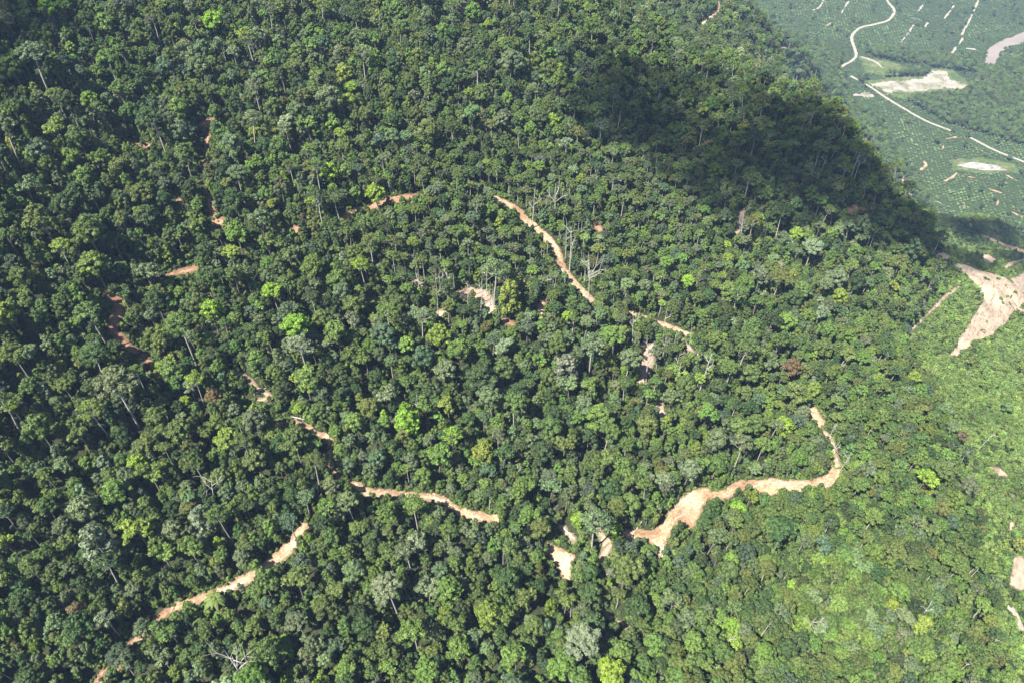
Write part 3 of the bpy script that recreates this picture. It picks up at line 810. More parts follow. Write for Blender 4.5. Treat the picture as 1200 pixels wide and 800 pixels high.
# ---- trees that stand out in the photo: crown centre and crown width in photo pixels
HAND_LIST = [
    (247, 17, 24, 'domed', 'lime green', 'lime crown near the top edge', 'bright lime domed tree standing out near the top edge of the grey-green slope'),
    (53, 38, 16, 'small', 'fresh green', 'vivid green crown by the dark corner', 'small vivid green round tree beside the shaded top corner'),
    (30, 52, 38, 'umbrella', 'grey-green', 'wide grey umbrella by the shaded corner', 'wide grey-green umbrella tree just below the shaded top corner'),
    (4, 117, 12, 'small', 'lime green', 'lime crown at the left edge', 'small lime green tree at the very left edge of the view'),
    (288, 34, 24, 'open', 'yellow-green', 'yellow-green open crown near the top', 'yellow-green thin-crowned tree showing white limbs near the top edge'),
    (176, 14, 20, 'open', 'olive', 'olive crown on a long white trunk', 'olive thin-crowned tree on a long white leaning trunk near the top edge'),
    (297, 152, 15, 'small', 'yellow-green', 'yellow-green tree right of the red scar', 'small yellow-green tree to the right of the small red soil scar'),
    (385, 106, 46, 'domed', 'grey-green', 'wide grey dome on the upper slope', 'wide grey-green domed tree, broadest crown on the upper slope'),
    (441, 68, 15, 'tall', 'fresh green', 'pointed fresh green crown', 'fresh green pointed oval tree high on the shaded upper slope'),
    (442, 224, 22, 'domed', 'lime green', 'lime crown over the red track', 'bright lime round tree standing over the reddish hill track'),
    (500, 146, 34, 'domed', 'olive', 'olive dome on the upper slope', 'olive domed tree on the middle of the upper slope'),
    (597, 64, 34, 'domed', 'grey-green', 'grey dome near the ridge', 'dull grey-green domed tree near the top of the ridge'),
    (633, 60, 26, 'tall', 'olive', 'pale olive tower on the ridge', 'pale olive tall tree rising on the ridge beside the cloud shadow'),
    (674, 112, 28, 'umbrella', 'dark green', 'dark umbrella at the shadow tip', 'dark umbrella tree at the tip of the cloud shadow'),
    (345, 374, 34, 'domed', 'lime green', 'lime crown above the feathery grey tree', 'lime topped domed tree directly above a feathery grey tree'),
    (350, 398, 30, 'open', 'pale grey', 'feathery grey crown', 'feathery silver-grey thin crown directly below a lime topped tree'),
    (245, 361, 26, 'domed', 'lime green', 'lime dome on the left slope', 'lime green round dome on the left slope above the grassy clearing'),
    (106, 302, 34, 'domed', 'fresh green', 'feathery fresh green dome', 'feathery fresh green dome above the reddish left track'),
    (45, 252, 50, 'spreading', 'olive', 'largest olive spreading crown at left', 'very large olive spreading tree on the left slope'),
    (96, 264, 38, 'domed', 'mid green', 'broad dome beside the olive giant', 'broad mid green dome right of the very large olive spreading tree'),
    (80, 182, 22, 'domed', 'fresh green', 'fresh green crown on the upper left', 'fresh green dome on the upper left slope below a red soil streak'),
    (424, 308, 20, 'open', 'lime green', 'lime crown on tall white trunks', 'lime green thin-crowned tree on a tall white trunk above a red scar'),
    (436, 372, 12, 'small', 'yellow-green', 'yellow ball below the red scar', 'small yellow-green ball of a tree just below the red scar'),
    (392, 313, 11, 'small', 'lime green', 'small lime crown left of white trunks', 'small lime tree left of the lime tree on white trunks'),
    (597, 342, 34, 'tall', 'yellow-green', 'two-toned yellow-green tower', 'tall yellow-green tree with full rounded heads in the centre of the view'),
    (578, 306, 32, 'open', 'grey-green', 'feathery grey tree below the ridge road', 'feathery grey-green thin crown downhill of the ridge road'),
    (562, 436, 36, 'domed', 'dark green', 'darkest dense dome in the centre', 'very dark dense domed tree in the centre of the slope'),
    (476, 486, 26, 'tall', 'lime green', 'lime tower above the middle road', 'tall lime green tree above the middle stretch of logging road'),
    (529, 507, 24, 'open', 'lime green', 'flat lime crown with white trunk', 'flat lime green crown on a white trunk above the middle road'),
    (566, 528, 26, 'domed', 'yellow-green', 'yellow-green dome above the middle road', 'yellow-green dome uphill of the road end in the middle'),
    (703, 482, 34, 'domed', 'fresh green', 'fresh green dome right of centre', 'large fresh green dome right of the centre'),
    (695, 396, 34, 'open', 'grey-green', 'grey open crown below the ridge road end', 'grey-green thin crown below the end of the ridge road'),
    (664, 428, 30, 'tall', 'pale grey', 'pale tower right of the dark dome', 'pale grey-green tall tree to the right of the very dark dome'),
    (356, 440, 32, 'spreading', 'fresh green', 'fresh green cluster above the grassy clearing', 'fresh green many-headed tree right of the small grassy clearing'),
    (457, 684, 38, 'umbrella', 'pale grey', 'pale grey umbrella with white limbs', 'pale grey umbrella tree on a white forked trunk in the lower middle'),
    (487, 634, 28, 'domed', 'pale grey', 'pale grey dome below the middle road', 'pale grey-green dome downhill of the middle road'),
    (682, 741, 46, 'umbrella', 'pale grey', 'widest pale grey crown at the bottom', 'widest pale grey flat crown near the bottom edge'),
    (660, 776, 34, 'domed', 'fresh green', 'fresh green dome at the bottom edge', 'fresh green dome just below the widest pale grey crown'),
    (714, 790, 42, 'spreading', 'lime green', 'lime crown on the bottom edge', 'large lime spreading tree cut by the bottom edge'),
    (736, 660, 54, 'spreading', 'olive', 'huge olive crown below the road bend', 'huge olive feathery spreading tree below the sandy road bend'),
    (700, 604, 46, 'open', 'grey-green', 'tall grey tree by the sandy bay', 'tall grey-green thin-crowned tree right of the sandy loading bay'),
    (678, 606, 17, 'small', 'lime green', 'lime ball above the washout', 'small lime ball of a tree above the stony washout'),
    (920, 618, 52, 'spreading', 'dark green', 'large dark crown below the right road', 'large dark green spreading tree below the right hand sandy road'),
    (955, 624, 24, 'domed', 'olive', 'pale olive dome below the right road', 'pale olive dome at the side of the large dark spreading tree'),
    (867, 593, 20, 'domed', 'lime green', 'lime dome below the right road', 'round lime green dome just below the sandy road on the right'),
    (928, 684, 12, 'small', 'lime green', 'tiny lime crown on the lower right', 'tiny lime tree among mid green crowns on the lower right'),
    (1056, 693, 24, 'domed', 'fresh green', 'fresh green dome on the lower right', 'vivid fresh green dome in the low forest on the lower right'),
    (1046, 708, 15, 'small', 'lime green', 'lime ball on the lower right', 'small lime ball below the vivid fresh green dome on the lower right'),
    (1060, 742, 20, 'domed', 'grey-green', 'grey dome on the lower right', 'dull grey-green dome near the lower right corner'),
    (1037, 557, 12, 'small', 'brown', 'reddish brown crown', 'small reddish brown tree right of the end of the sandy road'),
    (1010, 483, 10, 'small', 'lime green', 'vivid lime dot', 'smallest vivid lime tree, uphill of the bare sandy patch'),
    (928, 428, 22, 'domed', 'brown', 'brown-leaved crown', 'brown-leaved dome above the bare sandy patch on the right slope'),
    (1128, 508, 15, 'small', 'brown', 'brown tree in the regrowth', 'small brown tree standing alone in the light green regrowth'),
    (1090, 556, 28, 'spreading', 'lime green', 'lime cluster beside the regrowth', 'lime green many-headed tree at the edge of the regrowth'),
    (830, 480, 28, 'spreading', 'fresh green', 'fresh green heads above the right road', 'fresh green many-headed tree uphill of the right hand sandy road'),
    (985, 345, 20, 'domed', 'yellow-green', 'yellow-green dome below the shadow', 'yellow-green dome on the right slope just below the cloud shadow'),
    (112, 636, 36, 'tall', 'pale grey', 'pale column on the lower left', 'tall pale grey-green tree on the dark lower left slope'),
    (237, 603, 24, 'tall', 'pale grey', 'pale column above the lower road', 'tall pale tree left of the top end of the lower sandy road'),
    (192, 545, 15, 'small', 'yellow-green', 'yellow-green tree on the lower left', 'small bright yellow-green tree on the lower left slope'),
    (160, 538, 22, 'domed', 'lime green', 'lime dome on the lower left', 'lime dome on the dark lower left slope'),
    (128, 440, 50, 'umbrella', 'grey-green', 'grey umbrella with white fork', 'wide grey-green umbrella tree with a white forked trunk at the left'),
    (104, 474, 30, 'open', 'fresh green', 'fresh green crown with white trunk', 'fresh green thin crown on a white trunk below the grey umbrella tree'),
    (225, 442, 22, 'open', 'lime green', 'lime crown with long white trunk', 'lime thin crown on a long white trunk below the reddish left track'),
    (266, 510, 28, 'domed', 'yellow-green', 'yellow-olive dome', 'yellowish olive dome below the small grassy clearing'),
    (88, 714, 22, 'domed', 'brown', 'rusty crown on the lower left', 'rusty tinged dome on the dark lower left slope'),
    (120, 722, 24, 'open', 'pale grey', 'silvery crown on the lower left', 'silvery blue-grey thin crown in the dark lower left'),
    (144, 714, 18, 'small', 'olive', 'olive ball on the lower left', 'round olive ball of a tree left of the lower sandy road'),
    (290, 782, 22, 'domed', 'olive', 'olive ball beside the dead tree', 'dense olive ball right of the large dead white tree'),
    (355, 582, 20, 'open', 'grey-green', 'thin crown over the road end', 'grey thin crown on bare white trunks over the upper end of the lower road'),
    (338, 608, 22, 'open', 'blue-green', 'blue-green crown over the road', 'blue-green thin crown leaning over the lower sandy road'),
    (297, 661, 15, 'small', 'fresh green', 'small tree on the lower road', 'small fresh green tree standing by itself beside the lower sandy road'),
    (10, 408, 30, 'umbrella', 'olive', 'olive umbrella at the left edge', 'olive umbrella tree at the left edge over deep shade'),
    (74, 448, 24, 'umbrella', 'mid green', 'small umbrella over deep shade', 'mid green umbrella tree over deep shade on the left'),
    (976, 128, 30, 'tall', 'olive', 'sunlit pale tree on the crest', 'sunlit pale olive tall tree on the crest above the shadow'),
    (1010, 172, 26, 'open', 'olive', 'thin crown on the leaning white trunk', 'thin-crowned olive tree on a long white leaning trunk at the shadowed crest'),
    (1068, 290, 32, 'tall', 'grey-green', 'grey tower at the end of the spur', 'tall grey-green tree at the shaded end of the spur near the landslip'),
    (984, 320, 26, 'domed', 'grey-green', 'grey dome at the shadow edge', 'grey-green dome on the right slope at the lower edge of the cloud shadow'),
    (247, 699, 26, 'palm', 'fresh green', 'palm beside the lower road', 'feathery palm beside the lower sandy road'),
    (231, 729, 22, 'palm', 'mid green', 'palm below the lower road', 'feathery palm just downhill of the lower sandy road'),
    (600, 612, 20, 'palm', 'dark green', 'palm right of the middle road', 'dark feathery palm right of the end of the middle road'),
    (262, 795, 18, 'palm', 'fresh green', 'palm at the bottom edge', 'small feathery palm on the bottom edge beside the dead white tree'),
    (546, 793, 18, 'palm', 'fresh green', 'palm at the bottom middle', 'small feathery palm on the bottom edge left of the palest crown'),
]
PLACES = [(242, 145, 'small red soil scar'), (440, 353, 'orange scar'), (305, 474, 'grassy clearing'), (148, 400, 'reddish left track'), (610, 255, 'upper ridge road'), (670, 330, 'lower ridge road'), (438, 243, 'reddish hill track'),
          (450, 578, 'middle road'), (560, 605, 'end of the middle road'), (658, 660, 'sandy loading bay'), (665, 625, 'stony washout'), (808, 595, 'sandy road bend'), (930, 568, 'sandy road'), (957, 490, 'bare sandy patch'),
          (325, 655, 'lower sandy road'), (785, 385, 'track end'), (868, 265, 'brown bank'), (1150, 350, 'landslip'), (757, 430, 'grey slash'), (558, 348, 'brushy slip'), (200, 322, 'short red track'), (1188, 670, 'bare corner patch'), (345, 270, 'pink scar'),
          (276, 775, 'dead white tree'), (692, 300, 'dead tree by the ridge road')]

HAND = []
rh = np.random.default_rng(77)
for px, py, wpx, kind, tn, short, label in HAND_LIST:
    s = PROTO[kind][rh.integers(len(PROTO[kind]))]
    sc = 1.0
    for _ in range(5):
        P = cast([px], [py], s['zc'] * sc)[0]
        dep = project(np.array([P[0], P[1], P[2] + s['zc'] * sc]))[2]
        want = wpx * 1.1 / 2 * dep / F / s['R']
        sc = .5 * sc + .5 * min(1.7, max(.35, want))
    tint = np.array(TINT[tn]) * (1 + .05 * rh.normal(size=3))
    HAND.append(dict(x=P[0], y=P[1], z=P[2], s=s['id'], sc=sc, sz=sc * (1 if sc < 1.2 else .9), R=s['R'] * sc, ti=TN.index(tn), tint=tint, rot=rh.uniform(0, 6.28), tx=rh.normal(0, .03), ty=rh.normal(0, .03),
                     label=label, short=short, px=px, py=py))


# ---- forest, thrown in from the largest crowns to the smallest
CELL = 12.0
grid = {}


def near_ok(x, y, R, f):
    a, b = int(x // CELL), int(y // CELL)
    for i in range(a - 2, a + 3):
        for j in range(b - 2, b + 3):
            for (u, v, S2) in grid.get((i, j), ()):
                if (u - x) ** 2 + (v - y) ** 2 < (f * (R + S2)) ** 2:
                    return False
    return True


def put_grid(x, y, R):
    grid.setdefault((int(x // CELL), int(y // CELL)), []).append((x, y, R))


for h in HAND:
    put_grid(h['x'], h['y'], h['R'])


def region_samples(k, x0, x1, y0, y1, r, mx=130, my0=60, my1=110):
    x = r.uniform(x0, x1, k); y = r.uniform(y0, y1, k); z = hgt(x, y)
    px, py, dep = project(np.column_stack([x, y, z + 15]))
    ok = (px > -mx - 60) & (px < 1200 + mx) & (py > -my0) & (py < 800 + my1) & (dep > 80)
    return x[ok], y[ok], z[ok], px[ok], py[ok], dep[ok]


FOREST = []      # dict rows
r = np.random.default_rng(42)


def throw(k, names, p, smin, smax, f, zone='forest', box=(-900, 1150, 20, 2500), only=None):
    x, y, z, px, py, dep = region_samples(k, *box, r)
    hill = (z > 60) | (x < 100)
    shr = in_poly(px, py, SHRUB); mix = in_poly(px, py, MIXED) & ~shr
    keep = {'forest': hill & ~shr & ~mix, 'mixed': hill & mix, 'shrub': hill & shr}[zone]
    if only is not None:
        keep &= in_poly(px, py, only)
    x, y, z, px, py, dep = [a[keep] for a in (x, y, z, px, py, dep)]
    sid = kind_pick(names, p, len(x), r)
    sc = r.uniform(smin, smax, len(x)) * (.85 if zone == 'forest' else .93)
    bl = blocked(x, y, SH_R[sid] * sc, SH_ZC[sid] * sc)
    # patchy kinds: tint follows slow noise a little
    pn = fbm(x / 60, y / 60, 55, 3)
    for i in np.flatnonzero(~bl):
        R = SH_R[sid[i]] * sc[i]
        if near_ok(x[i], y[i], R, f):
            put_grid(x[i], y[i], R)
            ti = r.choice(len(TN), p=TP)
            if zone != 'forest' and r.random() < .5:
                ti = r.choice([TN.index('mid green'), TN.index('fresh green'), TN.index('dark green'), TN.index('olive')], p=[.5, .2, .18, .12])
            FOREST.append(dict(x=x[i], y=y[i], z=z[i], s=sid[i], sc=sc[i], sz=sc[i] * r.uniform(.88, 1.12), R=R, ti=ti, rot=r.uniform(0, 6.283), tx=r.normal(0, .045), ty=r.normal(0, .045)))


throw(9000, ['open', 'umbrella', 'tall'], [2, 1.2, .5], .7, .95, .8, box=(-150, 350, 400, 800), only=[(400, 180), (560, 170), (800, 190), (860, 300), (800, 420), (640, 380), (480, 360)])
throw(24000, ['umbrella', 'domed', 'open', 'spreading'], [.5, 3, .7, 2.6], .95, 1.5, .70)
throw(76000, ['domed', 'spreading', 'tall', 'umbrella', 'open'], [3, 3, 3.4, .25, .5], .72, 1.0, .60)
throw(120000, ['domed', 'tall', 'small', 'draped', 'open', 'spreading'], [1.4, 2.4, 3, 2.2, .5, 1], .6, .95, .56)
throw(160000, ['small', 'draped', 'tall'], [3, 2, 1], .6, .9, .52)
throw(9000, ['open', 'umbrella', 'tall'], [2, 1.2, .5], .7, .95, .8, box=(-150, 350, 400, 800), only=[(400, 180), (560, 170), (800, 190), (860, 300), (800, 420), (640, 380), (480, 360)])
throw(24000, ['domed', 'spreading', 'open', 'umbrella'], [3, 3, .7, .5], .72, 1.0, .66, 'mixed', (0, 900, 50, 800))
throw(60000, ['domed', 'small', 'spreading', 'tall'], [3, 2.6, 2.4, 1.4], .62, 1.0, .55, 'mixed', (0, 900, 50, 800))
throw(110000, ['small', 'sapling', 'draped'], [3.4, 1.5, .3], .6, 1.05, .46, 'mixed', (0, 900, 50, 800))
throw(700, ['small', 'domed'], [4, .6], .45, .7, 1.1, 'shrub')
print('forest trees', len(FOREST))


def pack(rows, k=.13, rr=None):
    rr = rr or np.random.default_rng(3)
    P = np.array([(a['x'], a['y'], a['z']) for a in rows]); sid = np.array([a['s'] for a in rows])
    rot = np.array([(a['tx'], a['ty'], a['rot']) for a in rows]); sc = np.array([(a['sc'], a['sc'], a['sz']) for a in rows])
    tint = np.array([a['tint'] if 'tint' in a else TV[a['ti']] for a in rows])
    return P, sid, rot, sc, jitter_tint(tint, rr, k)


# ---- which of them show largest: a coarse picture of crown discs, near ones first
def visible_area(rows):
    P = np.array([(a['x'], a['y'], a['z'] + SH_ZC[a['s']] * a['sz']) for a in rows]); R = np.array([a['R'] for a in rows])
    px, py, dep = project(P); rp = R * F / dep
    buf = np.zeros((400, 600), bool); area = np.zeros(len(rows))
    for i in np.argsort(dep):
        cx, cy, q = px[i] / 2, py[i] / 2, rp[i] / 2
        xa, xb = int(max(0, cx - q)), int(min(599, cx + q)); ya, yb = int(max(0, cy - q * .8)), int(min(399, cy + q * .8))
        if xa > xb or ya > yb:
            continue
        yy, xx = np.mgrid[ya:yb + 1, xa:xb + 1]
        dsk = ((xx - cx) / q) ** 2 + ((yy - cy) / (q * .8)) ** 2 < 1
        sub = buf[ya:yb + 1, xa:xb + 1]
        area[i] = (dsk & ~sub).sum(); sub |= dsk
    return area, px, py


NSHOW = 300
everyone = HAND + FOREST
area, PX, PY = visible_area(everyone)
score = area.copy(); score[:len(HAND)] += 1e6
order = np.argsort(-score)[:NSHOW]
chosen = set(int(i) for i in order)


def place_tree(a, name, label, group):
    s = SHAPES[a['s']]
    e = bpy.data.objects.new(name, None); C.objects.link(e)
    e.empty_display_size = 2
    e.location = (a['x'], a['y'], a['z']); e.rotation_euler = (a['tx'], a['ty'], a['rot']); e.scale = (a['sc'], a['sc'], a['sz'])
    tag(e, label, 'tree', group)
    link('trunk', s['trunk'], e)
    c = link('crown', s['crown'], e)
    t = a['tint'] if 'tint' in a else jitter_tint(TV[a['ti']], r, .1)
    c['tint'] = [float(t[0]), float(t[1]), float(t[2]), 1.0]


FORM = {'domed': 'broad domed tree', 'tall': 'tall oval-crowned tree', 'umbrella': 'umbrella-crowned tree', 'open': 'thin-crowned tree', 'small': 'small round tree', 'draped': 'slim climber-hung tree',
        'spreading': 'many-headed spreading tree', 'sapling': 'young tree', 'palm': 'feathery palm'}
NAME = {'umbrella': 'emergent_tree', 'open': 'emergent_tree', 'palm': 'palm_tree'}
LAND = [(h['px'], h['py'], h['short'], i) for i, h in enumerate(HAND)] + [(x, y, s, -1) for x, y, s in PLACES]
used_labels = {}
for i, h in enumerate(HAND):
    used_labels[h['label']] = 1


def auto_label(i, a):
    kind = SHAPES[a['s']]['kind']; base = f"{TN[a['ti']]} {FORM[kind]}"
    dl = sorted(LAND, key=lambda q: (q[0] - PX[i]) ** 2 + (q[1] - PY[i]) ** 2)
    for q in dl[:9]:
        dx, dy = PX[i] - q[0], PY[i] - q[1]
        rel = ('right of' if dx > 0 else 'left of') if abs(dx) > abs(dy) else ('below' if dy > 0 else 'above')
        dist = math.hypot(dx, dy)
        rel = ('just ' if dist < 34 else '') + rel
        lab = f"{base} {rel} the {q[2]}"
        if lab not in used_labels and len(lab.split()) <= 16:
            used_labels[lab] = 1
            return lab
    return f'{base} among crowns much like it'


rest = []
for i, a in enumerate(everyone):
    kind = SHAPES[a['s']]['kind']
    if i in chosen:
        lab = a['label'] if 'label' in a else auto_label(i, a)
        place_tree(a, NAME.get(kind, 'rainforest_tree'), lab, a.get('group', 'rainforest trees on the hill'))
    elif i >= len(HAND):
        rest.append(a)
stuff('rainforest', *pack(rest, .16))

# ---- undergrowth between the trunks
x, y, z, px, py, dep = region_samples(130000, -900, 1150, 20, 2500, r)
ok = ((z > 60) | (x < 100)) & ~in_poly(px, py, SHRUB)
x, y, z = x[ok], y[ok], z[ok]
sid = kind_pick(['sapling', 'shrub'], [3, 2], len(x), r); sc = r.uniform(.6, 1.15, len(x))
ok = ~blocked(x, y, SH_R[sid] * sc * .3, SH_ZC[sid] * sc, False)
rows = [dict(x=x[i], y=y[i], z=z[i] - .3, s=sid[i], sc=sc[i], sz=sc[i] * r.uniform(.9, 1.3), ti=r.choice([0, 1, 3, 5, 6], p=[.4, .25, .1, .1, .15]), rot=r.uniform(0, 6.28), tx=0, ty=0) for i in np.flatnonzero(ok)]
print('undergrowth', len(rows))
x, y, z, px, py, dep = region_samples(70000, 0, 900, 50, 800, r)
ok = in_poly(px, py, MIXED) & ~in_poly(px, py, SHRUB) & (z > 45)
x, y, z = x[ok], y[ok], z[ok]
sid = kind_pick(['sapling', 'shrub'], [2, 3], len(x), r); sc = r.uniform(.7, 1.2, len(x))
ok = ~blocked(x, y, SH_R[sid] * sc * .3, SH_ZC[sid] * sc, False)
rows += [dict(x=x[i], y=y[i], z=z[i] - .3, s=sid[i], sc=sc[i], sz=sc[i] * r.uniform(.8, 1.2), ti=r.choice([0, 1, 3, 6], p=[.45, .3, .1, .15]), rot=r.uniform(0, 6.28), tx=0, ty=0) for i in np.flatnonzero(ok)]
vg = np.vstack(VERGE); zv = hgt(vg[:, 0], vg[:, 1]); sid = kind_pick(['shrub', 'sapling'], [6, .6], len(vg), r); sc = r.uniform(.2, .62, len(vg))
rows += [dict(x=vg[i, 0], y=vg[i, 1], z=zv[i] - .1, s=sid[i], sc=sc[i], sz=sc[i] * r.uniform(.7, 1.2), ti=r.choice([0, 1, 3, 6], p=[.4, .1, .2, .3]), rot=r.uniform(0, 6.28), tx=0, ty=0) for i in range(len(vg))]
vo = np.repeat(vg, 6, 0) + r.normal(0, 6.5, (len(vg) * 6, 2)); sid = kind_pick(['shrub', 'sapling'], [5, 1], len(vo), r); sc = r.uniform(.45, 1.0, len(vo)); zo = hgt(vo[:, 0], vo[:, 1])
okv = ~blocked(vo[:, 0], vo[:, 1], np.zeros(len(vo)), SH_ZC[sid] * sc, False)
rows += [dict(x=vo[i, 0], y=vo[i, 1], z=zo[i] - .2, s=sid[i], sc=sc[i], sz=sc[i] * r.uniform(.7, 1.2), ti=r.choice([0, 1, 3, 6], p=[.4, .2, .15, .25]), rot=r.uniform(0, 6.28), tx=0, ty=0) for i in np.flatnonzero(okv)]
print('verge', len(vg), okv.sum())
stuff('undergrowth', *pack(rows, .15))

# ---- low regrowth on the cleared slope
x, y, z, px, py, dep = region_samples(200000, 150, 1250, 20, 1500, r)
ok = in_poly(px, py, SHRUB) & (z > 30)
x, y, z = x[ok], y[ok], z[ok]
sid = kind_pick(['shrub', 'sapling'], [12, .3], len(x), r); sc = r.uniform(.5, 1.0, len(x)) * (1 + .8 * (r.random(len(x)) < .16))
isle = fbm(x / 13, y / 13, 44, 3) > .21
slip = [c for c in CLEAR if c[2] == 'landslip'][0]; keepc = CLEAR; CLEAR = [c for c in CLEAR if c[2] != 'landslip']
ok = (r.random(len(x)) < .9) & ~blocked(x, y, SH_R[sid] * sc * .2, SH_ZC[sid] * sc, False)
CLEAR = keepc
ok &= isle | ~slip[0](x, y, np.zeros(len(x)))
pn = fbm(x / 45, y / 45, 91, 3)
RG = np.array([(.105, .165, .040), (.085, .140, .034), (.125, .180, .046), (.095, .142, .044)])
rows = []
for i in np.flatnonzero(ok):
    t = RG[r.integers(4)] * (1 + .9 * pn[i])
    rows.append(dict(x=x[i], y=y[i], z=z[i] - .2, s=sid[i], sc=sc[i], sz=sc[i] * r.uniform(.6, 1.1), tint=t, rot=r.uniform(0, 6.28), tx=0, ty=0))
print('regrowth', len(rows))
stuff('regrowth', *pack(rows, .12))

# ---- the plain: oil palms in rows, belts of forest
gx = np.arange(0, 3300, 11.5); gy = np.arange(600, 4500, 10.0)
X, Y = np.meshgrid(gx, gy); X = X + (np.arange(len(gy)) % 2)[:, None] * 5.7
ca, sa = math.cos(.35), math.sin(.35)
Xr = 1500 + (X - 1500) * ca - (Y - 2400) * sa; Yr = 2400 + (X - 1500) * sa + (Y - 2400) * ca
lane = ((np.arange(len(gx)) % 11) == 5)[None, :] & (Y > 0) & (fbm(X / 240, Y / 240, 19, 2) > -.05)
Xr = np.where(lane, -9e4, Xr)
x = Xr.ravel() + r.normal(0, .5, X.size); y = Yr.ravel() + r.normal(0, .5, X.size); z = hgt(x, y)
px, py, dep = project(np.column_stack([x, y, z + 3]))
side = in_poly(px, py, PALMSIDE)
ok = ((z < 60) | side) & (px > -50) & (px < 1280) & (py > -50) & (py < 420) & (dep > 100)
for b in BELTS:
    ok &= ~in_poly(px, py, b)
ok &= ~(in_poly(px, py, SHRUB) & (z > 30)) | side
x, y, z, px, py = [a[ok] for a in (x, y, z, px, py)]
gap = fbm(x / 90, y / 90, 15, 3) + .3 * fbm(x / 20, y / 20, 16, 2)
orch = in_poly(px, py, ORCHARD)
ok = ~blocked(x, y, np.full(len(x), 2.5), np.full(len(x), 2.5)) & (gap < np.where(py > 150, .22, .34)) & (r.random(len(x)) < .9)
sid = kind_pick(['oil_palm'], [1], len(x), r); sc = r.uniform(.6, 1.3, len(x))
rows = []
for i in np.flatnonzero(ok):
    t = np.array((.080, .114, .044)) * (1 + 1.5 * gap[i]) * (1.25 if py[i] > 140 else 1.0)
    if orch[i]:
        t = np.array((.085, .135, .035))
    rows.append(dict(x=x[i], y=y[i], z=z[i], s=sid[i], sc=sc[i], sz=sc[i], tint=t, rot=r.uniform(0, 6.28), tx=0, ty=0))
print('palms', len(rows))
stuff('oil_palm_plantation', *pack(rows, .2))

x, y, z, px, py, dep = region_samples(240000, 200, 3300, 1200, 4400, r, 60, 60, 0)
ok = (z < 90) & (py < 330)
b_in = np.zeros(len(x), bool)
for b in BELTS:
    b_in |= in_poly(px, py, b)
gap = fbm(x / 90, y / 90, 15, 3)
scat = r.random(len(x)) < .012
ok &= b_in | scat | (~b_in & (gap > .3) & (r.random(len(x)) < .4))
x, y, z = x[ok], y[ok], z[ok]
sid = kind_pick(['domed', 'small', 'tall', 'spreading', 'shrub'], [2.5, 2, 1, 2, .7], len(x), r); sc = r.uniform(.75, 1.3, len(x))
ok = ~blocked(x, y, SH_R[sid] * sc * .6, SH_ZC[sid] * sc)
rows = [dict(x=x[i], y=y[i], z=z[i], s=sid[i], sc=sc[i], sz=sc[i] * .8, ti=r.choice([0, 1, 2, 3, 6], p=[.35, .2, .15, .15, .15]), rot=r.uniform(0, 6.28), tx=0, ty=0) for i in np.flatnonzero(ok)]
print('valley forest', len(rows))
stuff('valley_woodland', *pack(rows, .13))

# ---- dead and dying trees: foot and tip in photo pixels, how many bare limbs, label
DEAD = [
    (285, 802, 272, 758, 7, 'large bare white dead tree with spreading limbs at the bottom edge'),
    (690, 352, 692, 268, 7, 'tall bare grey dead tree beside the lower end of the ridge road'),
    (668, 312, 670, 262, 4, 'slim bare dead tree standing at the bend of the ridge road'),
    (650, 262, 652, 205, 5, 'bare pale dead tree standing above the ridge road'),
    (624, 262, 626, 222, 3, 'slim pale dead pole beside the upper ridge road'),
    (820, 457, 834, 414, 4, 'bleached dead tree on the slope right of the grey slash'),
    (758, 445, 762, 402, 3, 'grey broken snag standing in the slash below the track'),
    (742, 400, 742, 364, 2, 'thin dead pole by the track below the ridge road'),
    (979, 441, 988, 423, 1, 'leaning white dead trunk above the bare sandy patch'),
    (970, 516, 981, 497, 1, 'leaning white dead trunk just right of the bare sandy patch'),
    (972, 534, 984, 517, 3, 'forked white dead trunk above the end of the sandy road'),
    (986, 548, 997, 530, 3, 'thin branched snag at the end of the sandy road'),
    (1148, 524, 1164, 506, 1, 'long thin white dead trunk lying in the regrowth'),
    (999, 664, 1009, 653, 0, 'short white dead trunk in the middle of the lower right forest'),
    (1138, 675, 1152, 660, 0, 'bright white leaning dead trunk on the edge of the regrowth'),
    (1001, 683, 1007, 676, 0, 'stub of a white dead trunk below the short one on the lower right'),
    (940, 747, 956, 722, 3, 'long grey dead trunk with bare twigs near the bottom right'),
    (1078, 726, 1092, 706, 2, 'pale dead trunk leaning beside the lime ball on the lower right'),
    (1042, 792, 1050, 782, 0, 'white dead stub on the bottom edge at the right'),
    (850, 757, 857, 744, 1, 'short grey snag in the shade near the bottom edge'),
    (491, 490, 488, 464, 2, 'crooked white snag in the dark centre left of the dome'),
    (595, 684, 595, 660, 0, 'straight white pole in the lower middle forest'),
    (669, 720, 670, 704, 0, 'short white pole below the sandy loading bay'),
    (1084, 346, 1091, 331, 1, 'white dead trunk left of the landslip'),
    (1018, 292, 1025, 274, 0, 'pale dead trunk in the cloud shadow on the spur'),
    (997, 226, 1008, 186, 2, 'long white leaning dead trunk on the shadowed crest'),
    (962, 206, 968, 183, 3, 'grey branched snag inside the cloud shadow'),
    (868, 282, 872, 245, 3, 'pale snag on the brown bank below the shadow'),
    (250, 590, 246, 560, 5, 'grey bare-branched dying tree on the lower left slope'),
    (562, 372, 566, 335, 3, 'grey broken snag in the brushy slip'),
    (548, 356, 547, 330, 2, 'thin dead pole at the upper side of the brushy slip'),
    (300, 72, 294, 48, 5, 'bare white forked snag near the top edge'),
    (266, 78, 260, 56, 4, 'bare twiggy snag left of the forked one near the top'),
    (762, 20, 766, -4, 3, 'white bare tree on the far ridge at the top edge'),
]
rd = np.random.default_rng(21)
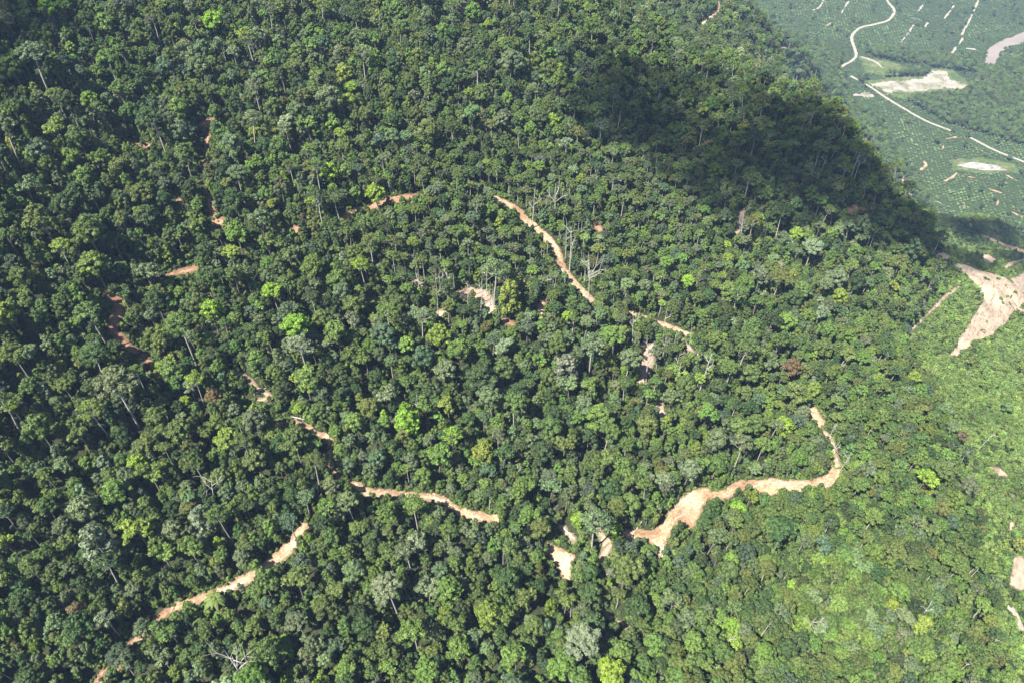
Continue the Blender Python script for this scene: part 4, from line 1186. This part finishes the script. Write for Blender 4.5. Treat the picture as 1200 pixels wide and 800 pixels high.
for cx, cy, hw, hh, n, lab in ((556, 352, 40, 18, 9, 'slim broken grey snag among the felled debris of the brushy slip'), (668, 318, 34, 40, 10, 'slim pale pole left standing along the lower ridge road'),
                               (772, 418, 36, 34, 8, 'slim pale snag in the slash below the track end'), (505, 350, 24, 20, 5, 'slim grey snag left of the brushy slip')):
    for _ in range(n):
        bx = cx + rd.uniform(-hw, hw); by = cy + rd.uniform(-hh, hh)
        DEAD.append((bx, by, bx + (bx - 600) * .02 + rd.normal(0, 1.5), by - rd.uniform(16, 32), int(rd.integers(0, 3)), lab))
for bx, by, tx, ty, nl, label in DEAD:
    B = cast([bx], [by], 6.0)[0]
    dep = project(np.array([B[0], B[1], B[2] + 8]))[2]
    # height that spans the tip seen in the photo
    Hs = np.linspace(6, 48, 85); qx, qy, _ = project(np.column_stack([np.full(85, B[0]), np.full(85, B[1]), B[2] + Hs]))
    H = Hs[np.argmin(np.abs(qy - ty))]
    x0, _, dd = project(np.array([B[0], B[1], B[2] + H])); lean = (tx - x0) * dd / F
    tb = Tube(); r0 = max(.3, H * .011)
    zz = np.linspace(-2, H, 7); t = np.clip(zz / H, 0, 1)
    bend = np.cumsum(rd.normal(0, .25, (7, 2)), 0) * t[:, None]
    pts = np.column_stack([lean * t + bend[:, 0], bend[:, 1], zz])
    tb.add(pts, r0 * (1 - .62 * t), 7)
    for k in range(nl):
        z0 = H * rd.uniform(.5, .92); i0 = np.array([np.interp(z0, zz, pts[:, i]) for i in range(3)])
        a = k * 2.4 + rd.uniform(-.4, .4); Lb = H * (rd.uniform(.2, .34) if nl > 4 else rd.uniform(.1, .2))
        p1 = i0 + Lb * .5 * np.array([math.cos(a), math.sin(a), .9]); p2 = i0 + Lb * np.array([math.cos(a), math.sin(a), 1.5]) * (.62, .62, 1)
        tb.add(np.array([i0, p1, p2]), np.array([.2, .15, .07]) * max(1, r0 / .4), 5)
        for q in range(2):
            a2 = a + rd.uniform(-1, 1); p3 = p1 + Lb * .45 * np.array([math.cos(a2), math.sin(a2), rd.uniform(.2, .9)])
            tb.add(np.array([p1, (p1 + p3) / 2 + (0, 0, .3), p3]), np.array([.12, .09, .05]), 4)
    v, f = tb.data()
    o = link('dead_tree', mesh_from('dead_tree', v, [f], [M_DEAD], smooth=True)); o.location = B
    tag(o, label, 'dead tree', 'dead trees on the slope' if not label.startswith('slim') or 'bare' in label or 'dead' in label else label.replace('slim ', '').replace('snag', 'snags').replace('pole', 'poles'))
# ---- felled trunks beside the tracks and on the slips
LOGS = [(784, 634, 800, 622, 'pale log lying across the lower end of the sandy road bend'), (741, 626, 752, 611, 'thick pale log at the far lower tip of the sandy road'), (776, 652, 778, 638, 'pale log standing steeply on the spoil below the road bend'),
        (792, 608, 806, 600, 'grey log on the loose earth inside the road bend'), (534, 352, 548, 344, 'pale log on the upper part of the brushy slip'), (556, 346, 570, 340, 'long pale log on top of the brushy slip'), (570, 366, 577, 350, 'pale log pointing down the brushy slip'),
        (752, 440, 762, 418, 'long grey log in the slash below the track'), (762, 416, 768, 404, 'short grey log at the head of the slash'), (660, 618, 674, 632, 'grey log on the stony washout'), (342, 489, 357, 492, 'white log on the grass beside the left clearing'),
        (650, 318, 640, 300, 'grey log lying along the ridge road'), (664, 330, 656, 312, 'pale log at the bend of the ridge road'), (880, 572, 893, 566, 'pale log on the upper bank of the right hand sandy road'), (964, 574, 972, 566, 'dark log at the hairpin end of the sandy road'),
        (214, 541, 236, 539, 'long pinkish log lying on the dark lower left slope'), (1120, 660, 1130, 650, 'white log lying in the low forest near the regrowth'), (868, 270, 874, 258, 'pale log on the brown bank'), (298, 462, 312, 455, 'short pale log beside the left grassy clearing'),
        (1166, 346, 1180, 352, 'pale log stranded on the landslip'), (896, 790, 906, 797, 'white log on the bottom edge clearing at the right')]
for ax, ay, bx, by, label in LOGS:
    A = cast([ax], [ay])[0]; B = cast([bx], [by])[0]
    v = B - A; Ln = np.linalg.norm(v); v = v / Ln
    Ln = min(Ln, 26); B = A + v * Ln; B[2] = hgt(B[0], B[1])
    t = np.linspace(0, 1, 6); pts = A + (B - A) * t[:, None]
    rad = .55 - .28 * t
    pts[:, 2] = np.maximum(pts[:, 2], hgt(pts[:, 0], pts[:, 1]) + .45) + rad * .8
    pts[1:-1, :2] += rd.normal(0, .12, (4, 2))
    tb = Tube(); mid = pts.mean(0); tb.add(pts - mid, rad, 8)
    root = pts[0] - mid
    for k in range(5):
        a = k * 1.26; u = np.array([-v[1], v[0], 0]) * math.cos(a) + np.array([0, 0, 1]) * math.sin(a)
        tb.add(np.array([root + v * .3, root - v * .2 + u * .6, root - v * .5 + u * 1.2]), np.array([.3, .2, .06]), 5)
    for k in (3, 4):
        s0 = pts[k] - mid; u = np.array([-v[1], v[0], .5]) * (1 if k % 2 else -1)
        tb.add(np.array([s0, s0 + u * .9 + v * .5, s0 + u * 2.2 + v * 1.4]), np.array([.18, .13, .05]), 5)
    vv, f = tb.data()
    o = link('fallen_log', mesh_from('fallen_log', vv, [f], [M_DEAD], smooth=True)); o.location = mid
    tag(o, label, 'log', 'felled logs beside the tracks')


# ------------------------------------------------------------------ light, air, clouds
d = np.array([400.0, 386.0, -870.0]); d /= np.linalg.norm(d)      # the way the sunlight travels
sun = bpy.data.lights.new('sun', 'SUN'); sun.energy = 5.0; sun.angle = math.radians(.53); sun.color = (1.0, .955, .88)
so = bpy.data.objects.new('sun', sun); C.objects.link(so); so.location = (-400, -400, 1600)
so.rotation_euler = Vector(d).to_track_quat('-Z', 'Y').to_euler()
w = bpy.data.worlds.new('World'); SC.world = w; w.use_nodes = True
nt = w.node_tree; bg = nt.nodes['Background']
sky = nt.nodes.new('ShaderNodeTexSky'); sky.sky_type = 'NISHITA'; sky.sun_disc = False
sky.sun_elevation = math.asin(-d[2]); sky.sun_rotation = math.atan2(-d[0], -d[1]); sky.altitude = 500
nt.links.new(sky.outputs[0], bg.inputs['Color']); bg.inputs['Strength'].default_value = .052

HAZE = 0.54e-4
bm = bmesh.new(); bmesh.ops.create_cube(bm, size=1)
me = bpy.data.meshes.new('haze'); bm.to_mesh(me); bm.free()
ho = link('haze', me); ho['kind'] = 'stuff'
zb = float(GZ.min()) - 2; zt = max(CAM_Z + 12, float(GZ.max()) + 45)
ho.scale = (32000, 32000, zt - zb); ho.location = (600, 1500, (zt + zb) / 2)
m, nt, N, L = new_mat('haze')
pv = N.new('ShaderNodeVolumePrincipled'); pv.inputs['Color'].default_value = (.44, .64, 1.0, 1); pv.inputs['Density'].default_value = HAZE; pv.inputs['Anisotropy'].default_value = .0
o = N.new('ShaderNodeOutputMaterial'); L.new(pv.outputs[0], o.inputs['Volume'])
me.materials.append(m)


def cloud(name, px_polys, alt, seed, reach=(1200, 5000), core=(34, 60), transp=.2, nfr=220):
    """an out-of-view cloud between the sun and the ground, built over the places it shades"""
    rr = np.random.default_rng(seed)
    foot = []
    for poly, far_ in zip(px_polys, reach):
        q = np.array(poly, float)
        xs = rr.uniform(q[:, 0].min(), q[:, 0].max(), 1500); ys = rr.uniform(q[:, 1].min(), q[:, 1].max(), 1500)
        k = in_poly(xs, ys, q); P = cast(xs[k], ys[k], 22.0)
        P = P[np.linalg.norm(P - (0, 0, CAM_Z), axis=1) < far_]
        P[:, 2] += 12
        s = (alt - P[:, 2]) / d[2]
        foot.append(P + s[:, None] * d)
    foot = np.vstack(foot)
    iv, fi = ico()
    bm = bmesh.new(); bmesh.ops.create_icosphere(bm, subdivisions=2, radius=1)
    bv = np.array([v.co[:] for v in bm.verts]); bf = np.array([[v.index for v in f.verts] for f in bm.faces]); bm.free()
    V = []; Fc = []; n0 = 0
    cell = {}
    for p in foot[rr.permutation(len(foot))]:
        cell.setdefault((int(p[0] // 16), int(p[1] // 16)), p)
    pts = list(cell.values())
    keys = set(cell)
    for (i, j), p in cell.items():
        edge = sum((i + a, j + b) in keys for a in (-1, 0, 1) for b in (-1, 0, 1)) < 8
        R = rr.uniform(9, 15) if edge else rr.uniform(16, 26)
        if (edge and rr.random() < .3) or (rr.random() < 2.5 * (fbm(np.array(p[0] / 55), np.array(p[1] / 55), 23, 2) - .02)):
            continue
        b = bv * R * np.array([1, 1, .75]) * rr.uniform(.86, 1.14, (len(bv), 1)) + (p[0], p[1], alt + rr.uniform(0, 40 if not edge else 12))
        V.append(b); Fc.append(bf + n0); n0 += len(b)
    me = mesh_from(name, np.vstack(V), [np.vstack(Fc)], [M_CLOUD], smooth=True)
    o = link(name, me); o['kind'] = 'structure'
    return o


m, nt, N, L = new_mat('cloud')
tr = N.new('ShaderNodeBsdfTransparent'); df = N.new('ShaderNodeBsdfDiffuse'); df.inputs['Color'].default_value = (.9, .92, .95, 1)
mx = N.new('ShaderNodeMixShader'); mx.inputs[0].default_value = .21
L.new(tr.outputs[0], mx.inputs[1]); L.new(df.outputs[0], mx.inputs[2]); out_of(nt, mx.outputs[0])
M_CLOUD = m
cloud('cloud', [[(662, 96), (690, 58), (745, 66), (800, 80), (870, 84), (955, 104), (1000, 140), (1040, 190), (1068, 232), (1098, 250), (1100, 296), (1060, 300), (1000, 262), (940, 252), (880, 252), (822, 240), (780, 200), (740, 176), (680, 150)],
                [(1066, 236), (1110, 244), (1220, 262), (1220, 306), (1170, 304), (1112, 300), (1080, 290)]], CAM_Z + 420, 4)
cloud('cloud', [[(-90, -60), (60, -60), (44, 40), (34, 84), (10, 112), (-90, 130)]], CAM_Z + 420, 5)  # second cloud, unseen, added to darken the top left corner

SC.view_settings.view_transform = 'Standard'; SC.view_settings.look = 'None'
SC.view_settings.exposure = 1.55; SC.view_settings.gamma = 1
SC.cycles.max_bounces = 6; SC.cycles.diffuse_bounces = 3; SC.cycles.transmission_bounces = 3; SC.cycles.transparent_max_bounces = 16; SC.cycles.volume_bounces = 0
